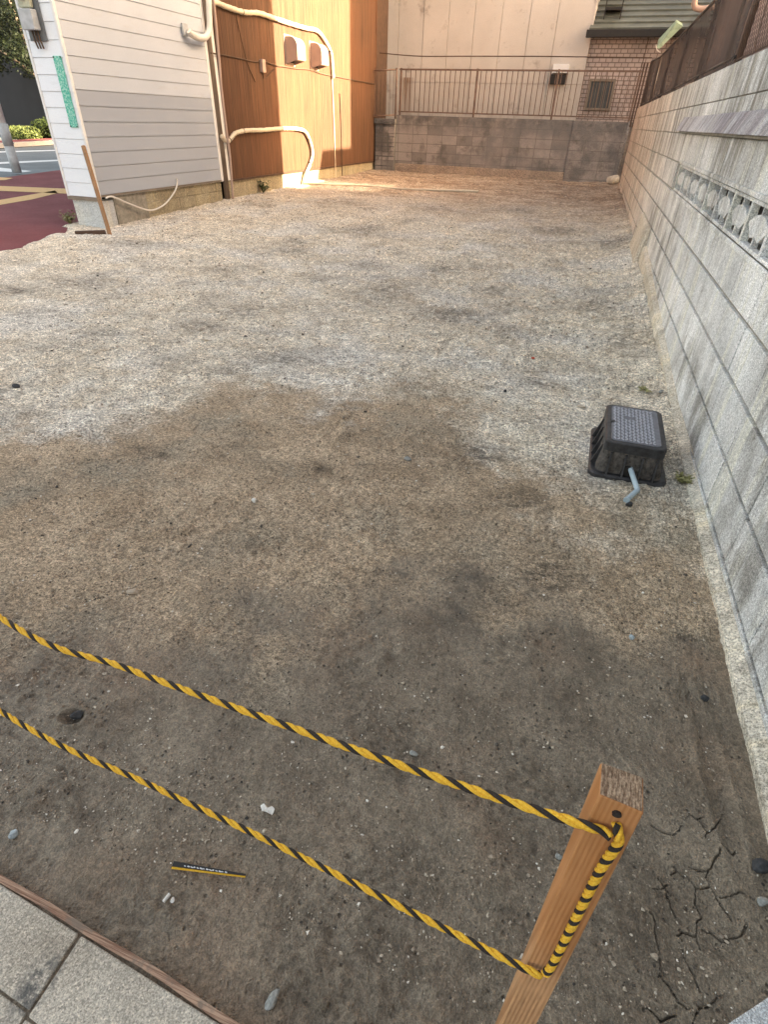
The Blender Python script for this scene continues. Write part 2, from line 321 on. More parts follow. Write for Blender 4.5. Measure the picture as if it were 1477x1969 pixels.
# ------------------------------------------------------------------ mesh helper
class MB:
    def __init__(s): s.v = []; s.f = []
    def box(s, x0, x1, y0, y1, z0, z1):
        k = len(s.v); s.v += [(x0, y0, z0), (x1, y0, z0), (x1, y1, z0), (x0, y1, z0), (x0, y0, z1), (x1, y0, z1), (x1, y1, z1), (x0, y1, z1)]
        s.f += [tuple(k + i for i in q) for q in ((3, 2, 1, 0), (4, 5, 6, 7), (0, 1, 5, 4), (1, 2, 6, 5), (2, 3, 7, 6), (3, 0, 4, 7))]; return s
    def hexa(s, p):                     # eight free corners, bottom four then top four
        k = len(s.v); s.v += [tuple(q) for q in p]
        s.f += [tuple(k + i for i in q) for q in ((3, 2, 1, 0), (4, 5, 6, 7), (0, 1, 5, 4), (1, 2, 6, 5), (2, 3, 7, 6), (3, 0, 4, 7))]; return s
    def prism(s, poly, axis, a, b):     # poly in the two other axes
        k = len(s.v); n = len(poly)
        for t in (a, b):
            for (u, w_) in poly: s.v.append((t, u, w_) if axis == 0 else (u, t, w_) if axis == 1 else (u, w_, t))
        s.f.append(tuple(range(k + n - 1, k - 1, -1))); s.f.append(tuple(range(k + n, k + 2 * n)))
        for i in range(n): j = (i + 1) % n; s.f.append((k + i, k + j, k + n + j, k + n + i))
        return s
    def tube(s, path, r, n=8, cap=True):
        P = [Vector(p) for p in path]; k = len(s.v); up = Vector((0.123, 0.3, 0.94)); m = len(P)
        rr = r if isinstance(r, (list, tuple)) else [r] * m
        nrm = None
        for i in range(m):
            t = (P[min(i + 1, m - 1)] - P[max(i - 1, 0)]).normalized()
            if nrm is None: nrm = t.orthogonal().normalized()
            nrm = (nrm - t * nrm.dot(t)).normalized(); b = t.cross(nrm)
            for j in range(n):
                a = 2 * math.pi * j / n; s.v.append(tuple(P[i] + (nrm * math.cos(a) + b * math.sin(a)) * rr[i]))
        for i in range(m - 1):
            for j in range(n):
                jj = (j + 1) % n; s.f.append((k + i * n + j, k + i * n + jj, k + (i + 1) * n + jj, k + (i + 1) * n + j))
        if cap: s.f.append(tuple(k + j for j in range(n - 1, -1, -1))); s.f.append(tuple(k + (m - 1) * n + j for j in range(n)))
        return s
    def quad(s, *p): k = len(s.v); s.v += [tuple(q) for q in p]; s.f.append(tuple(range(k, k + len(p)))); return s
    def build(s, name, m, parent=None, bevel=0, smooth=False, seg=2):
        me = bpy.data.meshes.new(name); 
        vs = s.v
        if parent is not None: o_ = parent.location; vs = [(a - o_[0], b - o_[1], c - o_[2]) for a, b, c in vs]
        me.from_pydata(vs, [], s.f); me.update()
        bm = bmesh.new(); bm.from_mesh(me); bmesh.ops.recalc_face_normals(bm, faces=bm.faces); bm.to_mesh(me); bm.free()
        me.materials.append(MT[m] if isinstance(m, str) else m)
        if smooth: me.polygons.foreach_set('use_smooth', [True] * len(me.polygons))
        o = bpy.data.objects.new(name, me); COL.objects.link(o)
        if parent is not None: o.parent = parent
        if bevel:
            b = o.modifiers.new('bevel', 'BEVEL'); b.width = bevel; b.segments = seg; b.limit_method = 'ANGLE'; b.angle_limit = R(35)
        return o
def smoothpath(pts, n=8):
    P = [Vector(p) for p in pts]; out = []
    for i in range(len(P) - 1):
        a = P[max(i - 1, 0)]; b = P[i]; c = P[i + 1]; d = P[min(i + 2, len(P) - 1)]
        for k in range(n):
            t = k / n; out.append(.5 * ((2 * b) + (c - a) * t + (2 * a - 5 * b + 4 * c - d) * t * t + (3 * b - a - 3 * c + d) * t ** 3))
    out.append(P[-1]); return out
def thing(name, label, cat, loc=(0, 0, 0), group=None):
    o = bpy.data.objects.new(name, None); COL.objects.link(o); o.location = loc; o.empty_display_size = .1
    return tag(o, label, cat, group)
def tag(o, label, cat, group=None):
    o['label'] = label; o['category'] = cat
    if group: o['group'] = group
    return o
def struct(o): o['kind'] = 'structure'; return o
def stuff(o): o['kind'] = 'stuff'; return o
# ------------------------------------------------------------------ noise on numpy arrays
def _h(ix, iy, s):
    n = (ix.astype(np.int64) * 374761393 + iy.astype(np.int64) * 668265263 + s * 1442695041) & 0xffffffff
    n = ((n ^ (n >> 13)) * 1274126177) & 0xffffffff
    return ((n ^ (n >> 16)) & 0xffff) / 65535.0 * 2 * np.pi
def pn(x, y, s=0):
    ix = np.floor(x); iy = np.floor(y); fx = x - ix; fy = y - iy
    u = fx ** 3 * (fx * (fx * 6 - 15) + 10); v = fy ** 3 * (fy * (fy * 6 - 15) + 10)
    def g(a, b): t = _h(ix + a, iy + b, s); return np.cos(t) * (fx - a) + np.sin(t) * (fy - b)
    return ((g(0, 0) * (1 - u) + g(1, 0) * u) * (1 - v) + (g(0, 1) * (1 - u) + g(1, 1) * u) * v) * 1.4
def fbm(x, y, o=4, s=0, g=.5):
    r = 0; a = 1
    for i in range(o): r = r + a * pn(x * 2 ** i + 17.3 * i, y * 2 ** i - 9.1 * i, s + i); a *= g
    return r
sstep = lambda a, b, t: (lambda q: q * q * (3 - 2 * q))(np.clip((t - a) / (b - a), 0, 1))
CRACKS=[[(0.4009, 0.7854), (0.4157, 0.7863), (0.4289, 0.7838), (0.4445, 0.7794), (0.4628, 0.7798), (0.4742, 0.7916), (0.4849, 0.8083)], [(0.4983, 0.8532), (0.504, 0.8432), (0.5181, 0.8378), (0.5279, 0.8311), (0.5389, 0.8134), (0.535, 0.8021)], [(0.4929, 0.8243), (0.504, 0.8432)], [(0.5181, 0.8378), (0.535, 0.8469)], [(0.5389, 0.8134), (0.5474, 0.8193), (0.5598, 0.8352), (0.5728, 0.8546), (0.5824, 0.8759), (0.5898, 0.9)], [(0.4587, 0.7087), (0.4643, 0.7018), (0.4763, 0.6971), (0.4875, 0.6986), (0.495, 0.6888), (0.5015, 0.6813), (0.4997, 0.6638), (0.497, 0.6498), (0.5017, 0.6387), (0.5073, 0.627), (0.4955, 0.6138), (0.4957, 0.6006), (0.4914, 0.586)], [(0.4763, 0.6971), (0.481, 0.6951)], [(0.4536, 0.6916), (0.4643, 0.7018)], [(0.5015, 0.6808), (0.514, 0.6853), (0.5294, 0.6937)], [(0.5635, 0.786), (0.5606, 0.7741), (0.547, 0.756), (0.5397, 0.7377), (0.5294, 0.7237), (0.5252, 0.7096), (0.53, 0.6989), (0.5306, 0.6942), (0.5396, 0.6804), (0.5468, 0.664), (0.5569, 0.6537), (0.5645, 0.6428)], [(0.5476, 0.6785), (0.564, 0.6867), (0.5797, 0.6971), (0.588, 0.7049), (0.5975, 0.7059)], [(0.4908, 0.7202), (0.5055, 0.719), (0.5232, 0.7236), (0.5315, 0.7309)], [(0.4253, 0.6739), (0.4379, 0.6599), (0.4503, 0.6474)], [(0.4115, 0.6468), (0.4314, 0.6526), (0.4379, 0.6599), (0.4446, 0.6684)], [(0.4409, 0.65), (0.4486, 0.6244), (0.4556, 0.6086)], [(0.4564, 0.5758), (0.4663, 0.5847), (0.478, 0.5878), (0.4914, 0.586), (0.4965, 0.5708), (0.4981, 0.5651)], [(0.5047, 0.6038), (0.5228, 0.6037), (0.5291, 0.6005), (0.5395, 0.5945), (0.5489, 0.5978), (0.5522, 0.6054), (0.5666, 0.6127), (0.579, 0.6203), (0.5878, 0.6333), (0.5933, 0.6463)], [(0.4631, 0.5738), (0.4652, 0.5597), (0.465, 0.5451), (0.4723, 0.5295), (0.4817, 0.515), (0.4882, 0.4962)], [(0.4069, 0.6004), (0.4157, 0.5877), (0.4144, 0.5652), (0.4191, 0.5455), (0.421, 0.5214), (0.4184, 0.4966)], [(0.4127, 0.4926), (0.4195, 0.4969), (0.4277, 0.4882), (0.4379, 0.4803), (0.4494, 0.4658), (0.4659, 0.4624)], [(0.3864, 0.4362), (0.3991, 0.4371), (0.4073, 0.4328), (0.4163, 0.4262), (0.4284, 0.4366), (0.4435, 0.4446)], [(0.4163, 0.4262), (0.4149, 0.4196)], [(0.4753, 0.473), (0.4855, 0.4711), (0.478, 0.4595), (0.471, 0.4419)], [(0.4855, 0.4711), (0.5008, 0.4784), (0.5153, 0.4945), (0.5342, 0.5105)], [(0.565, 0.7975), (0.5789, 0.7888), (0.5878, 0.7812), (0.597, 0.7926)]]
MUD=[(-2.6198, 1.0228), (-2.5677, 1.3046), (-2.3764, 1.5305), (-2.2461, 1.8686), (-2.0054, 2.1642), (-1.6538, 2.6525), (-1.2624, 2.9019), (-0.7902, 2.9715), (-0.4272, 2.7412), (-0.2624, 2.3209), (-0.147, 2.074), (0.0548, 2.0661), (0.265, 2.1912), (0.4833, 2.3211), (0.6177, 2.1623), (0.67, 1.6623)]
SMUDGE=[(-2.672, 3.512, 0.211, 0.18), (-2.532, 3.953, 0.19, 0.185), (-1.622, 5.114, 0.312, 0.492), (-0.951, 4.592, 0.241, 0.345), (0.19, 5.372, 0.264, 0.382), (-0.098, 3.329, 0.151, 0.103), (-4.373, 4.123, 0.539, 0.251), (-4.638, 3.687, 0.232, 0.188), (-5.219, 5.844, 0.477, 0.273), (-1.701, 3.147, 0.252, 0.143), (-1.437, 6.167, 0.257, 0.255), (-0.4, 9.087, 0.496, 0.387), (0.315, 8.378, 0.391, 0.497), (-1.204, 10.648, 0.493, 0.394), (-2.992, 7.904, 0.387, 0.329), (-4.445, 10.168, 0.479, 0.328), (-5.361, 9.21, 0.444, 0.284), (-2.927, 2.12, 0.106, 0.08), (-3.166, 3.09, 0.199, 0.114), (-0.433, 4.3, 0.225, 0.187), (0.398, 4.403, 0.166, 0.338), (-3.534, 5.13, 0.234, 0.164), (-3.376, 6.446, 0.331, 0.236), (-2.281, 6.031, 0.257, 0.202), (-0.763, 5.519, 0.185, 0.204), (-1.719, 1.793, 0.134, 0.067), (-0.958, 1.942, 0.088, 0.06), (-0.272, 2.371, 0.143, 0.133), (-0.029, 2.033, 0.126, 0.104), (0.121, 1.566, 0.14, 0.133), (-0.156, 1.461, 0.104, 0.083), (-0.152, 1.277, 0.096, 0.083), (0.262, 2.327, 0.101, 0.148), (0.607, 2.537, 0.093, 0.107), (0.55, 1.432, 0.063, 0.033)]
YEL=[[(-12.3782, 9.6335), (-10.1154, 10.2086), (-9.4948, 9.5509), (-11.6533, 9.0347)], [(-9.7385, 7.4532), (-9.9335, 8.2134), (-10.2903, 9.7799), (-9.9198, 9.4721), (-9.5514, 8.5141), (-9.4058, 7.7468), (-9.2293, 7.0326)], [(-14.0174, 10.9874), (-13.2178, 11.1178), (-12.8717, 11.1423), (-12.6467, 10.7465), (-12.6791, 10.6414), (-13.493, 10.5543)]]
WHT=[[(-21.5141, 16.7815), (-20.882, 20.6568), (-20.3424, 20.1094), (-20.9106, 16.294)], [(-17.2244, 13.3165), (-16.7564, 16.4715), (-16.3188, 16.0276), (-16.6056, 12.8166)], [(-17.719, 13.716), (-15.4788, 13.1172), (-14.1014, 12.8315), (-13.9773, 12.3949), (-14.5631, 12.3075), (-16.4577, 12.6971)]]
CORD=[(-6.187, 6.665, 0.351), (-6.185, 6.792, 0.359), (-6.181, 7.046, 0.262), (-6.177, 7.32, 0.164), (-6.174, 7.509, 0.125), (-6.17, 7.727, 0.15), (-6.167, 7.902, 0.209), (-6.164, 8.113, 0.33), (-6.163, 8.197, 0.441), (-6.163, 8.185, 0.482)]
DUCT=[(-6.1, 9.625, 2.729), (-6.096, 9.881, 2.67), (-6.09, 10.237, 2.655), (-6.084, 10.623, 2.658), (-6.077, 11.044, 2.702), (-6.068, 11.576, 2.697), (-6.059, 12.158, 2.692), (-6.049, 12.798, 2.694), (-6.041, 13.31, 2.709), (-6.036, 13.621, 2.619), (-6.031, 13.944, 2.44), (-6.029, 14.013, 2.273)]
DUCT2=[(-6.102, 9.499, 1.007), (-6.1, 9.576, 0.949), (-6.099, 9.68, 0.933), (-6.097, 9.785, 0.975), (-6.095, 9.929, 1.04), (-6.089, 10.27, 1.075), (-6.081, 10.805, 1.08), (-6.068, 11.595, 1.103), (-6.058, 12.249, 1.093), (-6.052, 12.593, 1.03), (-6.049, 12.812, 0.809), (-6.048, 12.842, 0.621), (-6.051, 12.697, 0.456), (-6.054, 12.503, 0.304), (-6.056, 12.379, 0.101)]
DUCT3=[(-6.071, 9.544, 2.784), (-6.072, 9.494, 2.551), (-6.072, 9.459, 2.373), (-6.073, 9.391, 2.272), (-6.075, 9.27, 2.213), (-6.078, 9.113, 2.204), (-6.08, 8.959, 2.229), (-6.081, 8.919, 2.259)]
CABLE=[(-6.151, 9.519, 2.06), (-6.146, 9.874, 2.063), (-6.138, 10.329, 2.058), (-6.131, 10.821, 2.046), (-6.126, 11.091, 2.08), (-6.119, 11.55, 2.046), (-6.114, 11.846, 2.051), (-6.106, 12.37, 2.055), (-6.097, 12.939, 2.075), (-6.087, 13.551, 2.044), (-6.076, 14.221, 2.039), (-6.059, 15.265, 2.03), (-6.036, 16.72, 2.022)]
CABLE2=[(-6.138, 10.347, 2.657), (-6.137, 10.396, 2.474), (-6.136, 10.462, 2.287), (-6.135, 10.565, 2.028), (-6.133, 10.697, 1.863), (-6.131, 10.781, 1.775)]
THIN=[(-6.121, 9.548, 2.673), (-6.121, 9.521, 2.078), (-6.122, 9.486, 1.632), (-6.122, 9.491, 1.091), (-6.122, 9.506, 0.732), (-6.123, 9.438, 0.088)]

# ------------------------------------------------------------------ setting: wall lines
AL, BL = -6.3237, .016        # left house face  x = AL + BL*y
AR, BR = .73, -.023           # right wall face  x = AR + BR*y
def hgt(x, y):
    """height of the dirt"""
    zl = np.interp(y, [0, 6.6, 9.3, 12.9, 16.8], [0, 0, .083, .13, .15])
    d = (AR + BR * y) - x
    zr = np.interp(y, [0, 1.5, 2.7, 3.4, 4.45, 5.9, 7.05, 7.5, 9.1, 13.3, 15, 16.8], [-.01, -.01, .02, .05, .075, .12, .14, .145, .16, .19, .19, .19])
    zr = np.maximum(zr - zl, -.02)
    h = zl + zr * np.exp(-np.maximum(d - .05, 0) / .22)
    amp = np.interp(y, [0, 1.5, 4, 8, 17], [.5, .7, 1.2, 2.0, 2.4])
    h = h + (.010 * pn(x * 1.1, y * 1.1, 3) + .007 * fbm(x * 4, y * 4, 3, 5)) * amp
    edge = np.minimum(1, np.maximum(.15, np.minimum(x - (AL + BL * y), d) / .25))
    return h
def lotedge(x, y):           # >0 inside the dirt lot near the street corner
    xe = -6.0 + (y - 4.74) * -.42
    xe = np.where(y > 6.55, -6.9 + 0 * y, xe)
    return (x - xe) + .16 * fbm(x * 2.2, y * 2.2, 4, 11)
# ------------------------------------------------------------------ dirt lot
def axis(segs):
    out = []
    for a, b, st in segs:
        n = max(1, int(round((b - a) / st))); out += list(np.linspace(a, b, n, endpoint=False))
    return np.array(out + [segs[-1][1]])
gx = axis([(-8.2, -4, .05), (-4, -1.25, .022), (-1.25, .38, .0085), (.38, .62, .0017), (.62, .86, .008)])
gy = axis([(-.02, .16, .01), (.16, .42, .006), (.42, .88, .0018), (.88, 1.8, .008), (1.8, 4, .014), (4, 9, .03), (9, 17.1, .06)])
X, Y = np.meshgrid(gx, gy)
Z = hgt(X, Y)
near = np.interp(Y, [0, 2, 5, 9], [1, 1, .8, .3])
# mud / dry masks
mx = [m[0] for m in MUD]; my = [m[1] for m in MUD]
yb = np.interp(X, mx, my)
yb = yb * .7 + .3 * np.interp(X, [-3, -1.2, .2, .7], [1.6, 2.9, 2.3, 2.0])
wob = .55 * fbm(X * 1.1, Y * 1.3, 6, 21, .62) + .16 * fbm(X * 9, Y * 9, 4, 29)
MUDM = 1 - sstep(-.95, .85, (Y - yb) * 1.0 + wob)
WET = 1 - sstep(-.55, .55, (Y - np.interp(X, [-2, -1.2, -.5, .2, .7], [.55, .80, 1.15, 1.45, 1.5])) + .45 * fbm(X * 1.3 + 3, Y * 1.3, 4, 33, .6))
SM = np.zeros_like(X)
for (cx, cy, rx, ry) in SMUDGE:
    q = ((X - cx) / rx) ** 2 + ((Y - cy) / ry) ** 2
    SM = np.maximum(SM, np.exp(-q * 1.2))
SM = SM * .85 + .30 * sstep(.10, .5, fbm(X * 1.3 + 5, Y * 2.0, 5, 41, .6)) * np.interp(Y, [0, 3, 17], [.6, .8, .9])
SM = np.clip(SM, 0, 1)
REAR = sstep(7.0, 13.5, Y + 1.2 * pn(X * .7, Y * .7, 51) + .25 * X)
lump = fbm(X * 14, Y * 14, 4, 61, .6); fine = fbm(X * 55, Y * 55, 3, 67, .6)
rough = sstep(-.15, .45, fbm(X * 2.4, Y * 2.4, 3, 71))
near = near * (1 - .72 * sstep(.30, .42, X) * (1 - sstep(.85, 1.15, Y)))
Z = Z + near * (.0060 * lump * (.35 + rough) + .0032 * fine * (.4 + rough) * (gx.max() * 0 + 1)) + .012 * lump * np.interp(Y, [2.5, 6], [0, 1])
pits = np.clip(pn(X * 38, Y * 38, 81) - .42, 0, 1) * sstep(-.1, .3, pn(X * 3, Y * 3, 83))
Z = Z - .018 * pits * near
# footprints and scuffs: shallow hollows by the rope
for (cx, cy, rx, ry, a, dd) in [(-.86, .62, .10, .05, .5, .010), (-1.02, .55, .03, .02, .3, .02), (-.62, .78, .13, .07, .3, .008), (-.3, .62, .16, .09, -.2, .007), (.58, .95, .03, .20, .1, .008), (-.05, .52, .14, .08, .3, .006)]:
    ca, sa = math.cos(a), math.sin(a); u = ((X - cx) * ca + (Y - cy) * sa) / rx; v = (-(X - cx) * sa + (Y - cy) * ca) / ry
    q = u * u + v * v; Z = Z - dd * np.exp(-q * 1.5) + dd * .5 * np.exp(-((np.sqrt(q) - 1.25) ** 2) * 9)
# drying cracks (real grooves)
sub = (X > .3) & (X < .66) & (Y > .35) & (Y < .96)
px, py = X[sub] + .0016 * pn(X[sub] * 110, Y[sub] * 110, 91), Y[sub] + 0.0016 * pn(X[sub] * 110 + 7, Y[sub] * 90, 93)
dmin = np.full(px.shape, 9.)
for ci, l in enumerate(CRACKS):
    for (a, b) in zip(l[:-1], l[1:]):
        ax, ay = a; bx, by = b; ux, uy = bx - ax, by - ay; L2 = ux * ux + uy * uy + 1e-12
        t = np.clip(((px - ax) * ux + (py - ay) * uy) / L2, 0, 1)
        w_ = .0017 + .0011 * math.sin(ci * 2.3 + ax * 90)
        dmin = np.minimum(dmin, np.hypot(px - ax - t * ux, py - ay - t * uy) / (w_ / .0036))
Z[sub] = Z[sub] - .010 * (1 - sstep(.0005, .0032, dmin)) + .0012 * np.exp(-((dmin - .006) / .004) ** 2)
# sink under the asphalt beyond the lot's corner, and under the pavement in front
le = lotedge(X, Y)
Z = Z - .10 * sstep(.05, -.25, le) if False else Z - .10 * (1 - sstep(-.25, .05, le))
ycurb = .1485 - .0674 * (X + 0)
Z = np.where(Y < ycurb + .002, .0005 + .0015 * fine, Z)
nX, nY = len(gx), len(gy)
me = bpy.data.meshes.new('dirt_lot')
co = np.stack([X.ravel(), Y.ravel(), Z.ravel()], 1)
ii = np.arange(nX * nY).reshape(nY, nX)
q = np.stack([ii[:-1, :-1], ii[:-1, 1:], ii[1:, 1:], ii[1:, :-1]], -1).reshape(-1, 4)
me.vertices.add(len(co)); me.vertices.foreach_set('co', co.ravel().astype(np.float32))
me.loops.add(q.size); me.loops.foreach_set('vertex_index', q.ravel().astype(np.int32))
me.polygons.add(len(q)); me.polygons.foreach_set('loop_start', np.arange(0, q.size, 4, dtype=np.int32))
me.update(); me.polygons.foreach_set('use_smooth', np.ones(len(q), dtype=bool))
for nm, arr in (('mud', MUDM), ('smudge', SM), ('rear', REAR), ('wet', WET)):
    a = me.attributes.new(nm, 'FLOAT', 'POINT'); a.data.foreach_set('value', arr.ravel().astype(np.float32))
me.materials.append(MT['dirt'])
lot = bpy.data.objects.new('dirt_lot', me); COL.objects.link(lot); struct(lot)
def gh(x, y): return float(hgt(np.array([float(x)]), np.array([float(y)]))[0])
# ------------------------------------------------------------------ other ground sheets
struct(MB().quad((-160, -80, -.09), (160, -80, -.09), (160, 200, -.09), (-160, 200, -.09)).build('ground', 'asphalt'))
ud = Vector((-.26, .966, 0)).normalized(); un = Vector((-.966, -.26, 0)).normalized()   # along and across the street
P0 = Vector((-13.45, 12.2, 0))
def sq(a0, a1, b0, b1, z): return [tuple(P0 + ud * a + un * b + Vector((0, 0, z))) for a, b in ((a0, b0), (a1, b0), (a1, b1), (a0, b1))]
struct(MB().quad(*sq(-40, 60, -.0, 7.0, -.040)).build('road', 'asphalt'))
SWZ = -.030
swp = [tuple(P0 + ud * -14) , tuple(P0 + ud * 60), (-20, 60, 0), (-7.2, 9, 0), (-6.45, 6.9, 0), (-5.4, 4.74, 0), (-3.9, 1.2, 0), (-3.9, -8, 0)]
struct(MB().quad(*[(a, b_, SWZ) for a, b_, c in swp]).build('sidewalk', 'red_asphalt'))
kb = MB(); p = sq(-40, 60, 7.0, 7.2, -.02); t = sq(-40, 60, 7.0, 7.2, .14); kb.hexa(p + t); kb.build('kerb', 'kerb')['kind'] = 'structure'
struct(MB().quad(*sq(-40, 60, 7.2, 9.0, .10)).build('far_sidewalk', 'red_asphalt'))
ym = MB()
for qd in YEL: ym.quad(*[(x, y, -.026) for x, y in qd])
tag(struct(ym.build('yellow_line', 'paint_yellow')), 'yellow lines painted on the red sidewalk', 'road marking')
wm = MB()
for qd in WHT: wm.quad(*[(x, y, -.036) for x, y in qd])
tag(struct(wm.build('lane_line', 'paint_white')), 'white lines painted on the grey road', 'road marking')
# pavement slabs in front
pv = MB()
def slab(pts, z1=.006): 
    k = [(x, y, -.08) for x, y in pts] + [(x, y, z1) for x, y in pts]; pv.hexa(k)
def yc(x): return .1485 - .0674 * x
g = .003
slab([(-2.4, .187), (-.650, .0655), (-.653, yc(-.655) - .009), (-2.4, yc(-2.4) - .009)])
slab([(-.6455, .0585), (.30, -.02), (.30, yc(.3) - .009), (-.6455, yc(-.6455) - .009)])
slab([(-2.4, -.7), (-.66, -.7), (-.652, .0615), (-2.4, .183)], .004)
slab([(-.648, -.7), (.30, -.7), (.30, -.024), (-.648, .0545)], .004)
o = struct(pv.build('pavement', 'concrete', bevel=.003))
e = MB(); pts = []
for i in range(60):
    x = -2.4 + i * (2.9 / 59); wv = .0018 * math.sin(x * 9) + .0015 * math.sin(x * 23)
    pts.append((x, yc(x) + wv))
for (a, b) in zip(pts[:-1], pts[1:]):
    e.hexa([(a[0], a[1] - .0055, -.05), (b[0], b[1] - .0055, -.05), (b[0], b[1] + .0055, -.05), (a[0], a[1] + .0055, -.05), (a[0], a[1] - .0055, .009), (b[0], b[1] - .0055, .009), (b[0], b[1] + .0055, .013), (a[0], a[1] + .0055, .013)])
tag(e.build('edging_board', 'edging'), 'reddish brown edging board between the mud and the concrete pavement', 'edging')
tag(MB().hexa([(.40, .352, -.04), (.615, .536, -.04), (.69, .44, -.04), (.52, .23, -.04), (.40, .352, .012), (.615, .536, .012), (.69, .44, .012), (.52, .23, .012)]).build('granite_slab', 'granite', bevel=.003), 'pale granite slab at the lower right corner, partly cut off', 'stone slab')
# ------------------------------------------------------------------ loose gravel
def ico():
    t = (1 + 5 ** .5) / 2
    v = np.array([(-1, t, 0), (1, t, 0), (-1, -t, 0), (1, -t, 0), (0, -1, t), (0, 1, t), (0, -1, -t), (0, 1, -t), (t, 0, -1), (t, 0, 1), (-t, 0, -1), (-t, 0, 1)], float)
    v /= np.linalg.norm(v[0])
    f = np.array([(0, 11, 5), (0, 5, 1), (0, 1, 7), (0, 7, 10), (0, 10, 11), (1, 5, 9), (5, 11, 4), (11, 10, 2), (10, 7, 6), (7, 1, 8), (3, 9, 4), (3, 4, 2), (3, 2, 6), (3, 6, 8), (3, 8, 9), (4, 9, 5), (2, 4, 11), (6, 2, 10), (8, 6, 7), (9, 8, 1)])
    return v, f
IV, IF = ico()
def gravel(n):
    yy = np.exp(rng.uniform(np.log(.32), np.log(16.5), n)) ; xx = np.zeros(n)
    lo = np.maximum(AL + BL * yy + .05, -.95 * yy - .75); hi = AR + BR * yy - .07
    xx = lo + (hi - lo) * rng.uniform(0, 1, n)
    ok = (lotedge(xx, yy) > .05) & ((yy > yc(xx) + .02)); xx, yy = xx[ok], yy[ok]; n = len(xx)
    dist = np.sqrt(xx ** 2 + yy ** 2 + 1.3 ** 2)
    sz = (.0008 + .00055 * rng.exponential(1, n)) * (dist / 1.3) ** .7
    sz = np.minimum(sz, .011)
    zz = hgt(xx, yy)
    V = IV[None] * (1 + .35 * rng.standard_normal((n, 12, 1))) * sz[:, None, None] * np.array([1, 1, .65])
    a = rng.uniform(0, 6.28, n); sc = rng.uniform(.7, 1.5, n)
    V[..., 0] *= sc[:, None]
    vx = V[..., 0] * np.cos(a)[:, None] - V[..., 1] * np.sin(a)[:, None]; vy = V[..., 0] * np.sin(a)[:, None] + V[..., 1] * np.cos(a)[:, None]
    V = np.stack([vx + xx[:, None], vy + yy[:, None], V[..., 2] + (zz + sz * .3)[:, None]], -1).reshape(-1, 3)
    F = (IF[None] + (np.arange(n) * 12)[:, None, None]).reshape(-1, 3)
    me = bpy.data.meshes.new('gravel'); me.from_pydata(V.tolist(), [], F.tolist()); me.materials.append(MT['stone'])
    o = bpy.data.objects.new('gravel', me); COL.objects.link(o); return o
tag(stuff(gravel(26000)), 'loose grit and small pebbles scattered over the bare dirt lot', 'gravel')
def stone(name, x, y, sx, sy, sz, rot, m, label, cat, group='loose stones on the dirt', seed=0, sink=.25):
    bm = bmesh.new(); bmesh.ops.create_icosphere(bm, subdivisions=2, radius=1)
    rr = random.Random(seed + int(x * 1000))
    for k in range(7):            # knock facets off
        d = Vector((rr.uniform(-1, 1), rr.uniform(-1, 1), rr.uniform(-.6, 1))).normalized(); c = rr.uniform(.55, .8)
        for v in bm.verts:
            t = v.co.dot(d)
            if t > c: v.co -= d * (t - c)
    for v in bm.verts: v.co = Vector((v.co.x * sx, v.co.y * sy, v.co.z * sz))
    me = bpy.data.meshes.new(name); bm.to_mesh(me); bm.free(); me.materials.append(MT[m])
    o = bpy.data.objects.new(name, me); COL.objects.link(o)
    o.location = (x, y, gh(x, y) + sz * (1 - sink) * .8); o.rotation_euler = (rr.uniform(-.2, .2), rr.uniform(-.2, .2), rot)
    return tag(o, label, cat, group)
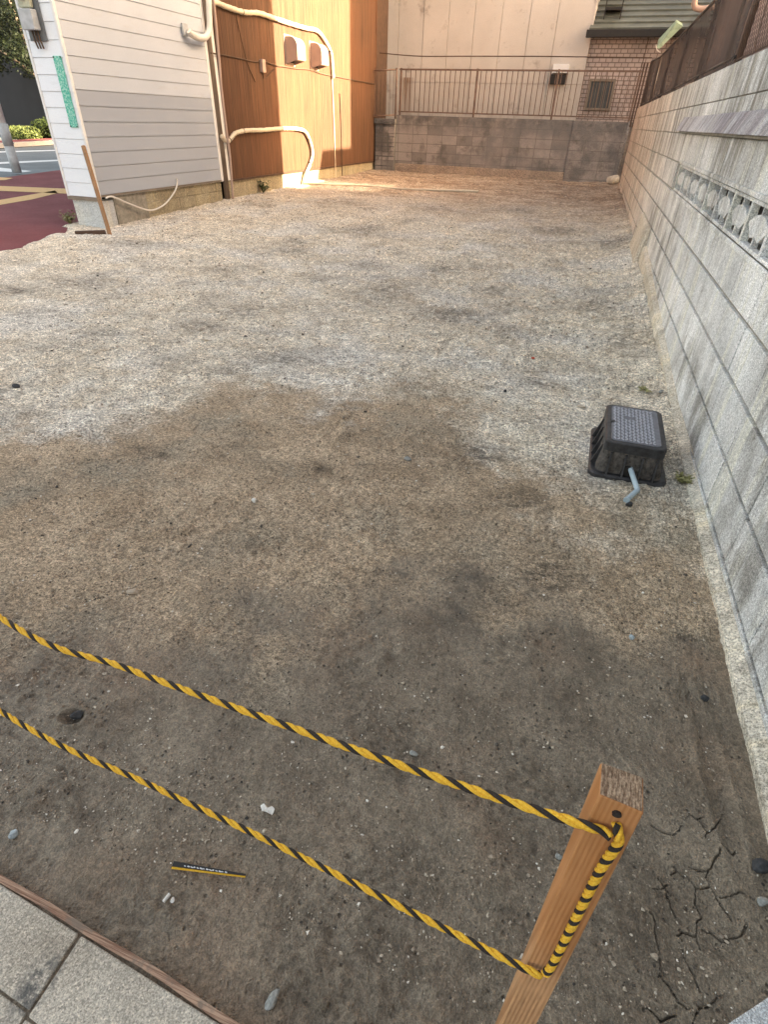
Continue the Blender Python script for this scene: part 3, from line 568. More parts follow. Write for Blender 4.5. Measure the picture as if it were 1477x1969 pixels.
for a in (
 ('pebble', -1.086, 1.605, .016, .013, .011, .2, 'white_stone', 'rounded white pebble in the open middle of the brown mud', 'pebble'),
 ('stone_chip', -0.593, 2.168, .022, .014, .008, .5, 'grey_stone', 'flat pale grey chip further up the mud than the white pebble', 'stone'),
 ('stone_chip', 0.153, 3.088, .026, .013, .007, .1, 'tan_stone', 'flat cream chip on the gravel left of the black box', 'stone'),
 ('stone_chip', -2.409, 3.223, .035, .018, .008, .1, 'tan_stone', 'long pale flat chip on the left of the dry gravel', 'stone'),
 ('rubble', -0.254, 0.220, .011, .020, .009, -.4, 'grey_stone', 'oblong greenish grey piece of rubble at the bottom centre on the mud', 'rubble'),
 ('rubble', -1.011, 0.560, .018, .014, .012, .6, 'dark_stone', 'dark angular clod between the two ropes on the left', 'clod'),
 ('rubble', -0.921, 0.280, .012, .010, .008, .6, 'blue_stone', 'pale blue white crumb at the left edge below the lower rope', 'rubble'),
 ('rubble', 0.642, 0.773, .022, .018, .016, .3, 'dark_stone', 'black and grey lump at the right edge beside the dried cracks', 'rubble'),
 ('stone_chip', 0.632, 0.702, .013, .011, .010, .9, 'grey_stone', 'pale angular chip below the black lump at the right edge', 'stone'),
 ('pebble', 0.385, 1.368, .011, .010, .010, .2, 'blue_stone', 'bluish grey pebble on the mud halfway between the box and the stake', 'pebble'),
 ('pebble', 0.580, 1.209, .012, .011, .011, .2, 'dark_stone', 'black pebble near the wall below the bluish one', 'pebble'),
 ('stone_chip', -0.518, 0.292, .006, .006, .004, .3, 'white_stone', 'round white crumb just right of the white stub', 'stone'),
 ('stone_chip', -0.148, 0.762, .012, .008, .007, .1, 'grey_stone', 'pale stone just under the upper rope right of its middle', 'stone'),
 ('brick_chip', -0.198, 3.793, .014, .011, .009, .1, 'red_stone', 'small red brick chip on the dry gravel right of centre', 'brick chip'),
 ('stone_chip', -2.945, 2.137, .026, .020, .012, .3, 'dark_stone', 'dark blue grey stone near the left edge of the dry gravel', 'stone'),
 ('stone_chip', -1.193, 0.992, .024, .014, .008, .5, 'tan_stone', 'tan flat chip on the mud above the upper rope at the left', 'stone'),
 ('stone_chip', -0.288, 3.138, .013, .011, .010, .5, 'dark_stone', 'dark pebble on the pale gravel above the mud, centre of the lot', 'stone'),
 ('stone_chip', 0.577, 3.381, .015, .013, .011, .5, 'grey_stone', 'round brown grey pebble just behind the black box', 'pebble'),
 ('pebble', 0.283, 0.652, .008, .007, .008, .5, 'white_stone', 'small square whitish pebble just right of the stake', 'pebble'),
 ('pebble', 0.219, 0.640, .009, .008, .008, .5, 'grey_stone', 'round grey pebble right of the lower part of the stake', 'pebble'),
): stone(*a)
# crumpled paper scrap
pm = MB(); rr_ = random.Random(5); c_ = (-.423, .511); pt = []
for k in range(11):
    a_ = k / 11 * 6.283; r_ = .011 * (1.0 + .5 * rr_.uniform(-1, 1)); pt.append((c_[0] + math.cos(a_) * r_ * 1.35, c_[1] + math.sin(a_) * r_ * .8, gh(*c_) + .006 + rr_.uniform(0, .006)))
k = len(pm.v); pm.v += pt + [(c_[0], c_[1], gh(*c_) + .012)]
for i in range(11): pm.f.append((i, (i + 1) % 11, 11))
po_ = pm.build('paper_scrap', 'white_stone'); so_ = po_.modifiers.new('s', 'SOLIDIFY'); so_.thickness = .001
tag(po_, 'ragged white scrap lying on the mud between the two ropes', 'scrap')

# ------------------------------------------------------------------ right block wall
ru = Vector((BR, 1, 0)).normalized(); rn = Vector((-1, BR, 0)).normalized()   # along, outwards to the lot
def RW(s, n, z):            # wall coordinates: s = y, n = metres proud of the face
    return (AR + BR * s + rn.x * n, s + rn.y * n, z)
def rbox(mb, s0, s1, n0, n1, z0, z1):
    mb.hexa([RW(s0, n0, z0), RW(s1, n0, z0), RW(s1, n1, z0), RW(s0, n1, z0), RW(s0, n0, z1), RW(s1, n0, z1), RW(s1, n1, z1), RW(s0, n1, z1)])
wall = thing('block_wall', 'long grey concrete block wall with a vent course along the right side', 'wall', (AR, 0, 0))
S0, S1 = .59 - 1.6, 15.75
lv = [-.14, .06, .26, .465, .665, .865, 1.065, 1.27, 1.46, 1.645]
core = MB(); rbox(core, S0, S1, -.14, -.012, -.16, .865); rbox(core, 5.99, S1, -.14, -.012, .865, 1.065); rbox(core, S0, S1, -.14, -.012, 1.065, 1.64)
core.build('mortar', 'joint', wall)
bl = MB()
for r_ in range(9):
    z0, z1 = lv[r_], lv[r_ + 1]; off = 0 if r_ < 7 else .2
    s = S0 + off - .4
    while s < S1:
        a, b = max(s, S0), min(s + .4, S1)
        if b - a > .03 and not (r_ == 5 and s < 5.9):
            j = random.uniform(-.0015, .0015); hj = .017 if r_ < 6 else .006
            rbox(bl, a + .0032, b - .0032, -.10, j + (.004 if r_ < 5 else 0), z0 + hj * .5, z1 - hj * .5)
        s += .4
bl.build('blocks', 'granite_block', wall, bevel=.003)
# vent course
def vent_block(s0):
    m = MB(); z0, z1 = .872, 1.058; s1 = s0 + .4; fr = .016
    rbox(m, s0 + .002, s0 + fr, -.03, .004, z0, z1); rbox(m, s1 - fr, s1 - .002, -.03, .004, z0, z1)
    rbox(m, s0 + fr, s1 - fr, -.03, .002, z0, z0 + fr); rbox(m, s0 + fr, s1 - fr, -.03, .002, z1 - fr, z1)
    c = (s0 + s1) / 2; zc = (z0 + z1) / 2; a = .174; h = .050
    hexp = [(c - a, zc + .004), (c - a * .50, zc + h * .8), (c, zc + h), (c + a * .50, zc + h * .8), (c + a, zc + .004), (c + a * .45, zc - h), (c, zc - h * .7), (c - a * .45, zc - h)]
    k = len(m.v); n = len(hexp)
    for dn in (-.035, -.003):
        for (ss, zz) in hexp: m.v.append(RW(ss, dn, zz))
    m.f.append(tuple(range(k, k + n))); m.f.append(tuple(range(k + 2 * n - 1, k + n - 1, -1)))
    for i in range(n): j = (i + 1) % n; m.f.append((k + i, k + j, k + n + j, k + n + i))
    rbox(m, c - .006, c + .006, -.03, -.001, zc + h * .7, z1 - fr); rbox(m, c - .006, c + .006, -.03, -.001, z0 + fr, zc - h * .7)
    return m.build('vent_block', 'granite_block', wall, bevel=.002)
s = 5.99 - .4
while s > S0: vent_block(s); s -= .4
bk = MB(); rbox(bk, S0, 5.985, -.15, -.125, .86, 1.07); bk.build('vent_shade_sheet', 'black_metal', wall)  # added black sheet stands in for the shade behind the openings
tr = MB(); rbox(tr, S0, 6.02, 0.0015, .012, 1.062, 1.085); rbox(tr, S0, 6.02, 0.0015, .012, .845, .868)
tr.build('vent_trim', 'granite_block', wall, bevel=.003)
lg = MB()
a0, a1 = S0, 6.62
lg.hexa([RW(a0, 0.002, 1.285), RW(a1, .002, 1.285), RW(a1, .055, 1.285), RW(a0, .055, 1.285), RW(a0, .002, 1.385), RW(a1, .002, 1.385), RW(a1, .012, 1.385), RW(a0, .012, 1.385)])
lg.build('ledge', 'ledge', wall, bevel=.003)
l2 = MB(); rbox(l2, S0, 6.5, .002, .03, 1.272, 1.284); l2.build('drip_strip', 'joint', wall)
ft = MB(); ys = np.arange(-1.0, 15.7, .12)
def ftop(y): return float(np.interp(y, [0, 2.0, 2.45, 3.2, 4.25, 6.4, 7.0, 7.8, 12, 16], [.045, .05, .055, .085, .15, .29, .34, .36, .44, .45]))
for a, b in zip(ys[:-1], ys[1:]):
    if b > 6.9: break
    def jj(y): return -.012 + .001 * math.sin(y * 17) + .001 * math.sin(y * 41)
    ft.hexa([RW(a, -.02, -.15), RW(b, -.02, -.15), RW(b, .055 + jj(b), -.15), RW(a, .055 + jj(a), -.15),
             RW(a, -.02, ftop(a)), RW(b, -.02, ftop(b)), RW(b, .050 + jj(b), max(ftop(b) - .035, -.1)), RW(a, .050 + jj(a), max(ftop(a) - .035, -.1))])
ft.build('footing', 'footing', wall)
ck = MB(); ck.hexa([RW(6.85, 0, .05), RW(8.1, 0, .05), RW(8.0, .09, .05), RW(6.85, .09, .05), RW(6.9, 0, .46), RW(8.0, 0, .50), RW(7.9, .03, .48), RW(6.95, .05, .43)])
tag(ck.build('concrete_lump', 'footing', bevel=.03), 'rough beige lump of concrete standing against the foot of the block wall', 'concrete lump')
# ------------------------------------------------------------------ fence on the right wall
fn = thing('net_fence', 'dark brown net fence on top of the right block wall', 'fence', (AR - .1, 5.3, 1.645))
def fz(s): return float(np.interp(s, [5, 13, 15.7], [2.235, 2.29, 2.42]))
nm_ = MB(); n_ = 40; ss = np.linspace(5.22, 15.6, n_)
for i, (a, b) in enumerate(zip(ss[:-1], ss[1:])):
    w0, w1 = .006 * math.sin(a * 5), .006 * math.sin(b * 5)
    nm_.quad(RW(a, -.045 + w0, 1.655 + .014 * math.sin(a * 13) ** 2), RW(b, -.045 + w1, 1.655 + .014 * math.sin(b * 13) ** 2), RW(b, -.045 - w1, fz(b)), RW(a, -.045 - w0, fz(a)))
nm_.build('net', 'net', fn)
MB().tube([RW(a, -.05, fz(a)) for a in ss], .014, 8).build('top_rail', 'black_metal', fn, smooth=True)
MB().tube([RW(a, -.05, 1.70) for a in ss], .010, 6).build('bottom_rail', 'black_metal', fn, smooth=True)
for a in (5.22, 7.2, 9.2, 11.2, 13.2, 15.2): MB().tube([RW(a, -.07, 1.60), RW(a, -.07, fz(a) + .02)], .019, 8).build('post', 'dark_brown_metal', fn, smooth=True)
cf = thing('chain_link_fence', 'brown chain link fence with a dark post on the near part of the block wall', 'fence', (AR - .1, 4, 1.645))
wm_ = MB(); c0, c1, h0, h1 = 2.3, 5.17, 1.68, 2.22; H_ = h1 - h0; st = .058
k_ = 0; a = c0 - H_
while a < c1:
    for sg in (1, -1):
        if sg == 1: p = [(a, h0), (a + H_, h1)]
        else: p = [(a + H_, h0), (a, h1)]
        (s0_, z0_), (s1_, z1_) = p; pts = []
        for s_, z_ in ((s0_, z0_), (s1_, z1_)): pts.append([s_, z_])
        def clip(pa, pb):
            for lim, op in ((c0, 1), (c1, -1)):
                for u, v in ((pa, pb), (pb, pa)):
                    if (u[0] - lim) * op < 0:
                        if (v[0] - lim) * op <= 0: return False
                        t = (lim - u[0]) / (v[0] - u[0]); u[1] += (v[1] - u[1]) * t; u[0] = lim
            return True
        if clip(pts[0], pts[1]): wm_.tube([RW(pts[0][0], -.05 + .002 * sg, pts[0][1]), RW(pts[1][0], -.05 + .002 * sg, pts[1][1])], .0014, 4, False)
    a += st
wm_.build('wire_mesh', 'dark_brown_metal', cf)
for z_ in (1.68, 1.95, 2.22): MB().tube([RW(c0, -.055, z_), RW(c1, -.055, z_)], .006 if z_ < 2.2 else .014, 6).build('rail', 'dark_brown_metal', cf, smooth=True)
for a in (3.98, 2.3): 
    m = MB(); rbox(m, a - .03, a + .03, -.10, -.03, 1.60, 2.26); m.build('post', 'black_metal', cf, bevel=.004)
cn = MB(); cn.tube([RW(4.55, -.03, 1.66), RW(4.62, -.03, 1.95), RW(4.66, -.04, 2.2)], .004, 6); cn.build('tie_wire', 'rail_brown', cf)
# ------------------------------------------------------------------ back boundary: block wall, fence
YB = 16.8
bw = thing('retaining_wall', 'stained block wall with a grey patched right end across the back', 'wall', (-2.6, YB, 0))
MB().box(-5.47, -.98, YB, YB + .14, .34, 1.40).build('blocks', 'old_block', bw, bevel=.004)
MB().box(-5.47, -.98, YB - .03, YB + .14, -.1, .337).build('footing', 'old_footing', bw, bevel=.01)
MB().box(-.977, .42, YB - .012, YB + .14, .12, 1.395).build('render_patch', 'old_block', bw, bevel=.006)
m = MB(); m.box(-6.02, -5.473, YB - .10, YB + .14, -.1, 1.20); m.build('pier', 'grey_render', bw, bevel=.008)
MB().box(-6.04, -5.46, YB - .14, YB + .15, 1.203, 1.32).build('pier_cap', 'grey_render', bw, bevel=.008)
m = MB()
for k in range(5):
    for j in range(3): m.box(-6.0 + j * .18, -6.0 + j * .18 + .165, YB - .108, YB - .1005, .06 + k * .22, .06 + k * .22 + .2)
m.build('pier_facing', 'old_block', bw)
rl = thing('railing', 'brown metal railing of thin upright bars along the top of the back wall', 'railing', (-2.6, YB + .06, 1.4))
yr = YB + .06
MB().box(-5.44, .30, yr - .018, yr + .018, 2.315, 2.350).build('top_rail', 'rail_brown', rl, bevel=.004)
MB().box(-5.44, .36, yr - .014, yr + .014, 1.462, 1.490).build('bottom_rail', 'rail_brown', rl, bevel=.003)
pk = None; posts = (-5.40, -3.45, -1.52, .27)
x = -5.27; i = 0
while x < .25:
    if min(abs(x - p) for p in posts) > .05:
        if pk is None: pk = MB().box(-.0085, .0085, -.0085, .0085, 0, .826).build('picket', 'rail_brown'); c = pk
        else: c = pk.copy(); COL.objects.link(c)
        c.parent = rl; c.location = (x + 2.6, 0, 1.490 - 1.4)
    x += .1275
for p in posts: MB().box(p - .022, p + .022, yr - .022, yr + .022, 1.38, 2.36).build('post', 'rail_brown', rl, bevel=.003)
r2 = thing('short_railing', 'short length of brown railing above the grey pier by the brown wall', 'railing', (-5.8, YB - .1, 1.3))
a_, b_ = (-6.03, YB - .22), (-5.5, YB + .0)
for z_ in (2.325, 1.40): MB().tube([(a_[0], a_[1], z_ - .04), (b_[0], b_[1], z_)], .016, 8).build('rail', 'rail_brown', r2, smooth=True)
for k in range(6):
    t = (k + .3) / 6; x_, y_ = a_[0] + (b_[0] - a_[0]) * t, a_[1] + (b_[1] - a_[1]) * t
    MB().tube([(x_, y_, 1.37), (x_, y_, 2.30)], .007, 6).build('picket', 'rail_brown', r2)
MB().tube([(b_[0], b_[1], 1.32), (b_[0], b_[1], 2.36)], .022, 8).build('post', 'rail_brown', r2, smooth=True)
# corner pipes
for xx_, r_, lab in ((.30, .028, 'pale grey downpipe in the far right corner, nearest the back wall'), (.395, .020, 'thinner brown pipe beside the pale downpipe in the far right corner')):
    m = MB(); m.tube([(xx_, YB - .10, .10), (xx_, YB - .10, 1.42)], r_, 10)
    tag(m.build('drain_pipe', 'grey_render' if r_ > .025 else 'downpipe', smooth=True), lab, 'pipe', 'pipes in the far corner')
cp = thing('corner_post', 'pair of tall brown metal posts where the back railing meets the net fence', 'post', (.33, 16.2, 1.4))
for x_ in (.31, .37, .435): MB().box(x_ - .018, x_ + .018, 16.12, 16.16, 1.30, 2.44).build('upright', 'dark_brown_metal', cp, bevel=.003)
stone('broken_block', .22, 16.35, .17, .14, .12, .4, 'footing', 'rounded beige stone lying in the far right corner by the pipes', 'stone', None, 3, .1)
# ------------------------------------------------------------------ white house
WX = lambda y: AL + BL * y
wh = thing('white_house', 'white clapboard house on the left with block foundation', 'house', (-6.3, 6.59, 0))
YF = 6.59; ZT = 6.0; TH = .158
body = MB(); poly = [(WX(YF) - .012, YF + .012), (-6.72, YF + .012), (-9.6, 10.7), (-9.6, 16.0), (WX(9.42) - .02, 16.0), (WX(9.42) - .012, 9.42)]
body.prism(poly, 2, .36, ZT); body.build('wall', 'trim_white', wh)
def clap(z0, z1, mat, nm, front=False):
    m = MB(); z = z0
    while z < z1 - .01:
        t = min(z + TH, z1)
        if not front:
            y0, y1 = YF + .03, 9.40
            X0, X1 = WX(y0), WX(y1)
            m.hexa([(X0 - .02, y0, z + .004), (X0 + .009, y0, z + .004), (X1 + .009, y1, z + .004), (X1 - .02, y1, z + .004),
                    (X0 - .02, y0, t), (X0 + .0025, y0, t), (X1 + .0025, y1, t), (X1 - .02, y1, t)])
        else:
            x0, x1 = -6.70, WX(YF) - .025
            m.hexa([(x0, YF - .009, z + .004), (x1, YF - .009, z + .004), (x1, YF + .02, z + .004), (x0, YF + .02, z + .004),
                    (x0, YF - .0025, t), (x1, YF - .0025, t), (x1, YF + .02, t), (x0, YF + .02, t)])
        z = t
    return m.build(nm, mat, wh)
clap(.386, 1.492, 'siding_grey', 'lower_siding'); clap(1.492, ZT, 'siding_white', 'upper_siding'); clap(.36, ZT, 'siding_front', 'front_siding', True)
m = MB(); m.box(WX(YF) - .024, WX(YF) + .010, YF - .014, YF + .028, .335, ZT); m.build('corner_trim', 'trim_white', wh, bevel=.004)
m = MB(); m.box(-6.735, -6.702, YF - .014, YF + .028, .335, ZT); m.build('edge_trim', 'trim_white', wh, bevel=.004)
m = MB(); m.box(WX(9.42) - .02, WX(9.42) + .012, 9.40, 9.435, .36, ZT); m.build('end_trim', 'trim_white', wh, bevel=.004)
m = MB(); m.box(-6.735, WX(YF) + .010, YF - .016, YF + .01, .318, .358); m.hexa([(WX(YF) - .02, YF + .03, .366), (WX(YF) + .014, YF + .03, .366), (WX(9.4) + .014, 9.4, .366), (WX(9.4) - .02, 9.4, .366), (WX(YF) - .02, YF + .03, .384), (WX(YF) + .012, YF + .03, .384), (WX(9.4) + .012, 9.4, .384), (WX(9.4) - .02, 9.4, .384)])
m.build('flashing', 'window_grey', wh)
m = MB(); m.box(-6.69, WX(YF) - .012, YF + .012, YF + .25, -.1, .317); m.build('corner_pillar', 'front_concrete', wh, bevel=.006)
m = MB()
for r_ in range(3):
    z0 = -.08 + r_ * .15; y = YF + .26 - (.2 if r_ % 2 else 0)
    while y < 9.4:
        a_, b_ = max(y, YF + .255), min(y + .4, 9.42)
        if b_ - a_ > .04: m.hexa([(WX(a_) - .25, a_ + .003, z0 + .004), (WX(a_) - .022, a_ + .003, z0 + .004), (WX(b_) - .022, b_ - .003, z0 + .004), (WX(b_) - .25, b_ - .003, z0 + .004), (WX(a_) - .25, a_ + .003, z0 + .149), (WX(a_) - .022, a_ + .003, z0 + .149), (WX(b_) - .022, b_ - .003, z0 + .149), (WX(b_) - .25, b_ - .003, z0 + .149)])
        y += .4
m.build('foundation', 'base_concrete', wh, bevel=.003)
m = MB(); m.box(WX(8) - .2, WX(8) - .03, YF + .26, 9.42, -.1, .36); m.build('foundation_mortar', 'joint', wh)
m = MB(); m.prism([(a * 1.0 - (.15 if a < -7 else -.15), b + (.0 if b > 8 else -.2)) for a, b in poly], 2, ZT + .01, ZT + .2); m.build('roof', 'roof_green', wh)
# meter box
mb_ = thing('electric_meter', 'grey electric meter box on the narrow white front wall of the house', 'electric meter', (-6.52, YF - .01, 1.92))
MB().box(-6.64, -6.40, YF - .03, YF - .012, 1.93, 2.75).build('back_board', 'meter_body', mb_, bevel=.004)
MB().box(-6.63, -6.44, YF - .12, YF - .032, 2.02, 2.20).build('terminal_cover', 'post_grey', mb_, bevel=.008)
m = MB(); m.tube([(-6.555, YF - .032, 2.36), (-6.555, YF - .13, 2.36)], .085, 20); m.build('dial_glass', 'meter_face', mb_, smooth=False, bevel=.006)
MB().box(-6.63, -6.46, YF - .08, YF - .032, 2.21, 2.55).build('case', 'meter_face', mb_, bevel=.012)
m = MB()
for k, x_ in enumerate((-6.56, -6.52, -6.48)): m.tube([(x_, YF - .05, 2.02), (x_ + .005, YF - .05, 1.93), (x_ + .012, YF - .035, 1.86)], .009, 6)
m.build('wires', 'cable_dark', mb_)
sg = thing('green_sign', 'narrow upright green and white plate on the white corner of the house', 'sign', (-6.33, YF, 1.1))
MB().box(-6.388, -6.268, YF - .018, YF - .010, 1.115, 1.80).build('plate', 'green_sign', sg, bevel=.003)
for x_ in (-6.378, -6.278):
    for z_ in (1.127, 1.788): MB().tube([(x_, YF - .022, z_), (x_, YF - .016, z_)], .008, 8).build('screw', 'black_metal', sg)
# ------------------------------------------------------------------ brown house
bh = thing('brown_house', 'house with a wall of narrow vertical brown boards on a concrete base', 'house', (-6.2, 9.6, 0))
y0, y1 = 9.72, 16.75
m = MB(); m.prism([(WX(y0) - .012, y0), (WX(y0) - 3.3, y0), (WX(y1) - 3.5, y1 + 5), (WX(y1) - .012, y1 + 5), (WX(y1) - .012, y1)], 2, .38, 6.6); m.build('wall', 'dark_brown_metal', bh)
k = MB(); prof = []; y = y0; i = 0
while y < y1 - .02:
    wv = random.uniform(.020, .034); prof += [(y, 0.0), (y + .004, .005), (y + wv - .004, .005 + random.uniform(-.001, .001)), (y + wv, 0.0)]; y += wv
prof = [(a, b) for a, b in prof if a < y1]; prof.append((y1, 0))
for a, b in prof:
    k.v.append((WX(a) + b, a, .375)); k.v.append((WX(a) + b, a, 6.6))
for i in range(len(prof) - 1): k.f.append((2 * i, 2 * i + 2, 2 * i + 3, 2 * i + 1))
k.build('cladding', 'brown', bh)
m = MB(); m.prism([(WX(9.60) - .02, 9.60), (WX(y1) - .02, y1), (WX(y1) - .4, y1), (WX(9.6) - .4, 9.6)], 2, -.1, .345); m.build('foundation', 'base_concrete', bh, bevel=.004)
m = MB(); m.prism([(WX(y0) + .018, y0), (WX(y1) + .018, y1), (WX(y1) - .1, y1), (WX(y0) - .1, y0)], 2, .346, .372); m.build('base_strip', 'dark_brown_metal', bh)
m = MB(); m.prism([(WX(y1) - .02, y1), (WX(y1) + .012, y1), (WX(y1) + .012, y1 + .05), (WX(y1) - .02, y1 + .05)], 2, .35, 6.6); m.build('corner_trim', 'brown', bh)
m = MB(); m.prism([(WX(y0) + .25, y0 - .1), (WX(y0) - 3.4, y0 - .1), (WX(y1) - 3.6, y1 + 5.2), (WX(y1) + .25, y1 + 5.2)], 2, 6.61, 6.8); m.build('roof', 'roof_green', bh)
# gap filler, downpipes between the houses
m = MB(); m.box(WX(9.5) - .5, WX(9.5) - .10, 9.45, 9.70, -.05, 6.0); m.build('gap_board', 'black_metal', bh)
tag(MB().tube([(WX(9.55) - .02, 9.555, 5.8), (WX(9.55) - .02, 9.555, -.02)], .052, 12).build('downpipe', 'downpipe', smooth=True), 'brown downpipe in the gap between the white and brown houses', 'downpipe')
tag(MB().tube(smoothpath([(x_ + .045, y_ + .10, z_) for x_, y_, z_ in ((-6.125, 9.55, 5.8), (-6.121, 9.548, 2.9), (-6.121, 9.521, 2.078), (-6.122, 9.486, 1.632), (-6.122, 9.491, 1.091), (-6.122, 9.506, .732), (-6.123, 9.45, .05))], 4), .021, 8).build('conduit', 'hood', smooth=True), 'thin pale conduit running down beside the brown downpipe', 'conduit')
def hose(name, pts, r, m_, lab, cat, grp=None, wob=.0, n=8, strap=0):
    P = smoothpath(pts, n); rr = [r * (1 + wob * math.sin(i * 1.9) + wob * random.uniform(-1, 1)) for i in range(len(P))]
    o = tag(MB().tube(P, rr, 10).build(name, m_, smooth=True), lab, cat, grp)
    if strap:
        for i in range(strap, len(P) - 2, strap):
            t_ = (P[i + 1] - P[i]).normalized() * .010
            MB().tube([P[i] - t_, P[i] + t_], r * 1.16, 10).build('strap', 'cable_dark' if i % 2 else 'window_grey', o)
            if P[i].y > 9.7: MB().tube([P[i], P[i] + Vector((-.09, 0, 0))], .006, 5).build('bracket', 'cable_dark', o)
    return o
D1 = [(x_ - .03, y_, z_) for x_, y_, z_ in DUCT]
hose('insulated_hose', [(-6.13, 9.62, 4.6), (-6.13, 9.60, 3.2)] + D1 + [(-6.05, 14.03, 2.0)], .036, 'hose', 'thick cream wrapped hose running high across the brown wall and dropping past the hoods', 'hose', 'cream wrapped hoses', .06, 8, 19)
hose('insulated_hose', [(x_ - .02, y_, z_) for x_, y_, z_ in DUCT2], .034, 'hose', 'cream wrapped hose arching across the lower brown wall and down to the ground', 'hose', 'cream wrapped hoses', .06, 8, 19)
hose('white_hose', DUCT3, .043, 'white_pipe', 'white elbow hose hooking into the upper right of the white siding', 'hose')
m = MB(); m.box(-6.165, -6.13, 8.86, 8.99, 2.20, 2.34); tag(m.build('pipe_cover', 'post_grey', bevel=.01), 'small grey plate where the white hose enters the siding', 'cover plate')
hose('wall_cable', CABLE, .010, 'cable_dark', 'dark cable sagging along the brown wall below the vent hoods', 'cable', 'dark cables on the brown wall')
hose('wall_cable', CABLE2, .006, 'cable_dark', 'thin dark cable hanging down from the cream hose to the junction box', 'cable', 'dark cables on the brown wall')
hose('drop_pipe', [(-6.075, 14.02, 2.25), (-6.075, 14.08, 1.2), (-6.075, 14.12, .12)], .012, 'hose', 'thin pale pipe dropping straight down the sunlit brown wall', 'pipe', 'thin pipes on the brown wall')
hose('drop_pipe', [(-6.07, 14.45, 1.75), (-6.07, 14.5, 1.0), (-6.07, 14.5, .12)], .011, 'cable_dark', 'thin dark pipe ending halfway up the sunlit brown wall', 'pipe', 'thin pipes on the brown wall')
jb = thing('junction_box', 'small pale junction box on the dark part of the brown wall', 'junction box', (WX(11.05), 11.05, 1.95))
MB().box(WX(11) + .006, WX(11) + .07, 11.0, 11.11, 1.92, 2.10).build('box', 'hood', jb, bevel=.006)
MB().tube([(WX(11) + .03, 11.05, 1.92), (WX(11) + .03, 11.06, 1.84), (WX(11) + .02, 11.2, 1.86), (WX(11) + .02, 11.5, 2.0)], .007, 6).build('wire', 'cable_dark', jb)
# vent hoods
def hood(yc_, z0, lab):
    t = thing('vent_hood', lab, 'vent hood', (WX(yc_) + .005, yc_, z0), 'vent hoods on the brown wall')
    wd, ht, dp = .34, .40, .25; m = MB(); bx = WX(yc_) + .006
    prof = [(0, 0.0), (0, ht)]                       # x (out), z
    for i in range(9): a = R(90) * i / 8; prof.append((dp - .15 + .15 * math.sin(a), ht - .15 + .15 * math.cos(a)))
    prof += [(dp, .07), (dp - .03, .055)]
    n = len(prof); th = .012
    for yy in (yc_ - wd / 2, yc_ - wd / 2 + th, yc_ + wd / 2 - th, yc_ + wd / 2):
        for (u, z_) in prof: m.v.append((bx + u, yy, z0 + z_))
    m.f.append(tuple(range(0, n))); m.f.append(tuple(range(4 * n - 1, 3 * n - 1, -1)))     # cheeks
    for i in range(1, n - 1): m.f.append((i, i + 1, 3 * n + i + 1, 3 * n + i))
    m.v = m.v
    o = m.build('shell', 'hood', t)
    sm = o.modifiers.new('s', 'SOLIDIFY'); sm.thickness = .008
    MB().box(bx + .002, bx + .012, yc_ - .14, yc_ + .14, z0 + .03, z0 + .34).build('grille', 'black_metal', t)
    MB().box(bx - .004, bx + .006, yc_ - .20, yc_ + .20, z0 - .02, z0 + .43).build('flange', 'hood', t, bevel=.003)
    return t
hood(12.15, 2.10, 'cream vent hood with a rounded top, the nearer of the pair on the brown wall')
hood(13.20, 2.10, 'cream vent hood with a rounded top, the farther one beside the dropping pipe')
hose('slack_hose', CORD, .011, 'white_pipe', 'thin white cord sagging along the foot of the white siding', 'cord')
gp = [(-6.0, 12.25), (-5.6, 12.25), (-4.9, 12.6), (-4.1, 12.6), (-3.3, 12.62), (-2.35, 12.78)]
hose('ground_hose', [(a, b, gh(a, b) + .018) for a, b in gp], .022, 'hose', 'pale drain hose lying on the ground out from the foot of the brown wall', 'hose', None, .03)
# ------------------------------------------------------------------ back buildings
bb = thing('beige_building', 'tall building with a stained beige panelled wall beyond the back railing', 'building', (-4, 17.7, 0))
YP = 17.7
MB().box(-12, -.992, YP + .03, 26, 0, 9).build('wall', 'beige', bb)
m = MB(); xs = [-12, -10.6, -9.2, -7.8, -7.1, -6.42, -5.78, -5.12, -4.47, -3.82, -3.15, -2.48, -1.83, -.992]
for a, b in zip(xs[:-1], xs[1:]):
    for z0_, z1_ in ((0.0, 2.115), (2.122, 9)):
        q_ = random.uniform(-.003, .003); m.box(a + .005, b - .005, YP + q_, YP + .029, z0_, z1_)
m.build('panels', 'beige', bb, bevel=.002)
m = MB(); m.box(-1.02, -.988, YP - .012, YP + .02, 0, 9); m.build('corner_trim', 'beige', bb)
vt = thing('wall_vent', 'white hooded wall vent with a dark opening and rust streaks below it', 'vent', (-1.54, YP, 2.1))
MB().box(-1.74, -1.36, YP - .16, YP - .004, 2.33, 2.50).build('hood', 'trim_white', vt, bevel=.01)
MB().box(-1.78, -1.40, YP - .10, YP - .004, 2.12, 2.31).build('opening', 'black_metal', vt, bevel=.006)
for k in range(4): MB().box(-1.77 + k * .115, -1.765 + k * .115, YP - .106, YP - .10, 2.14, 2.29).build('bar', 'dark_brown_metal', vt)
hose('slack_cable', [(-6.03, YB + .2, 2.66), (-5.0, YB + .2, 2.60), (-3.8, YB + .2, 2.60), (-2.0, YB + .2, 2.60), (-.8, YB + .2, 2.59), (.45, YB + .2, 2.58)], .011, 'cable_dark', 'dark cable strung across above the back railing', 'cable')
th_ = thing('tiled_house', 'house with pinkish brown brick tile wall and a grey green metal roof', 'house', (.5, YP, 0))
MB().box(-.985, 3.3, YP + .10, 23, 0, 3.10).build('wall', 'tile', th_)
m = MB()
n_ = 15
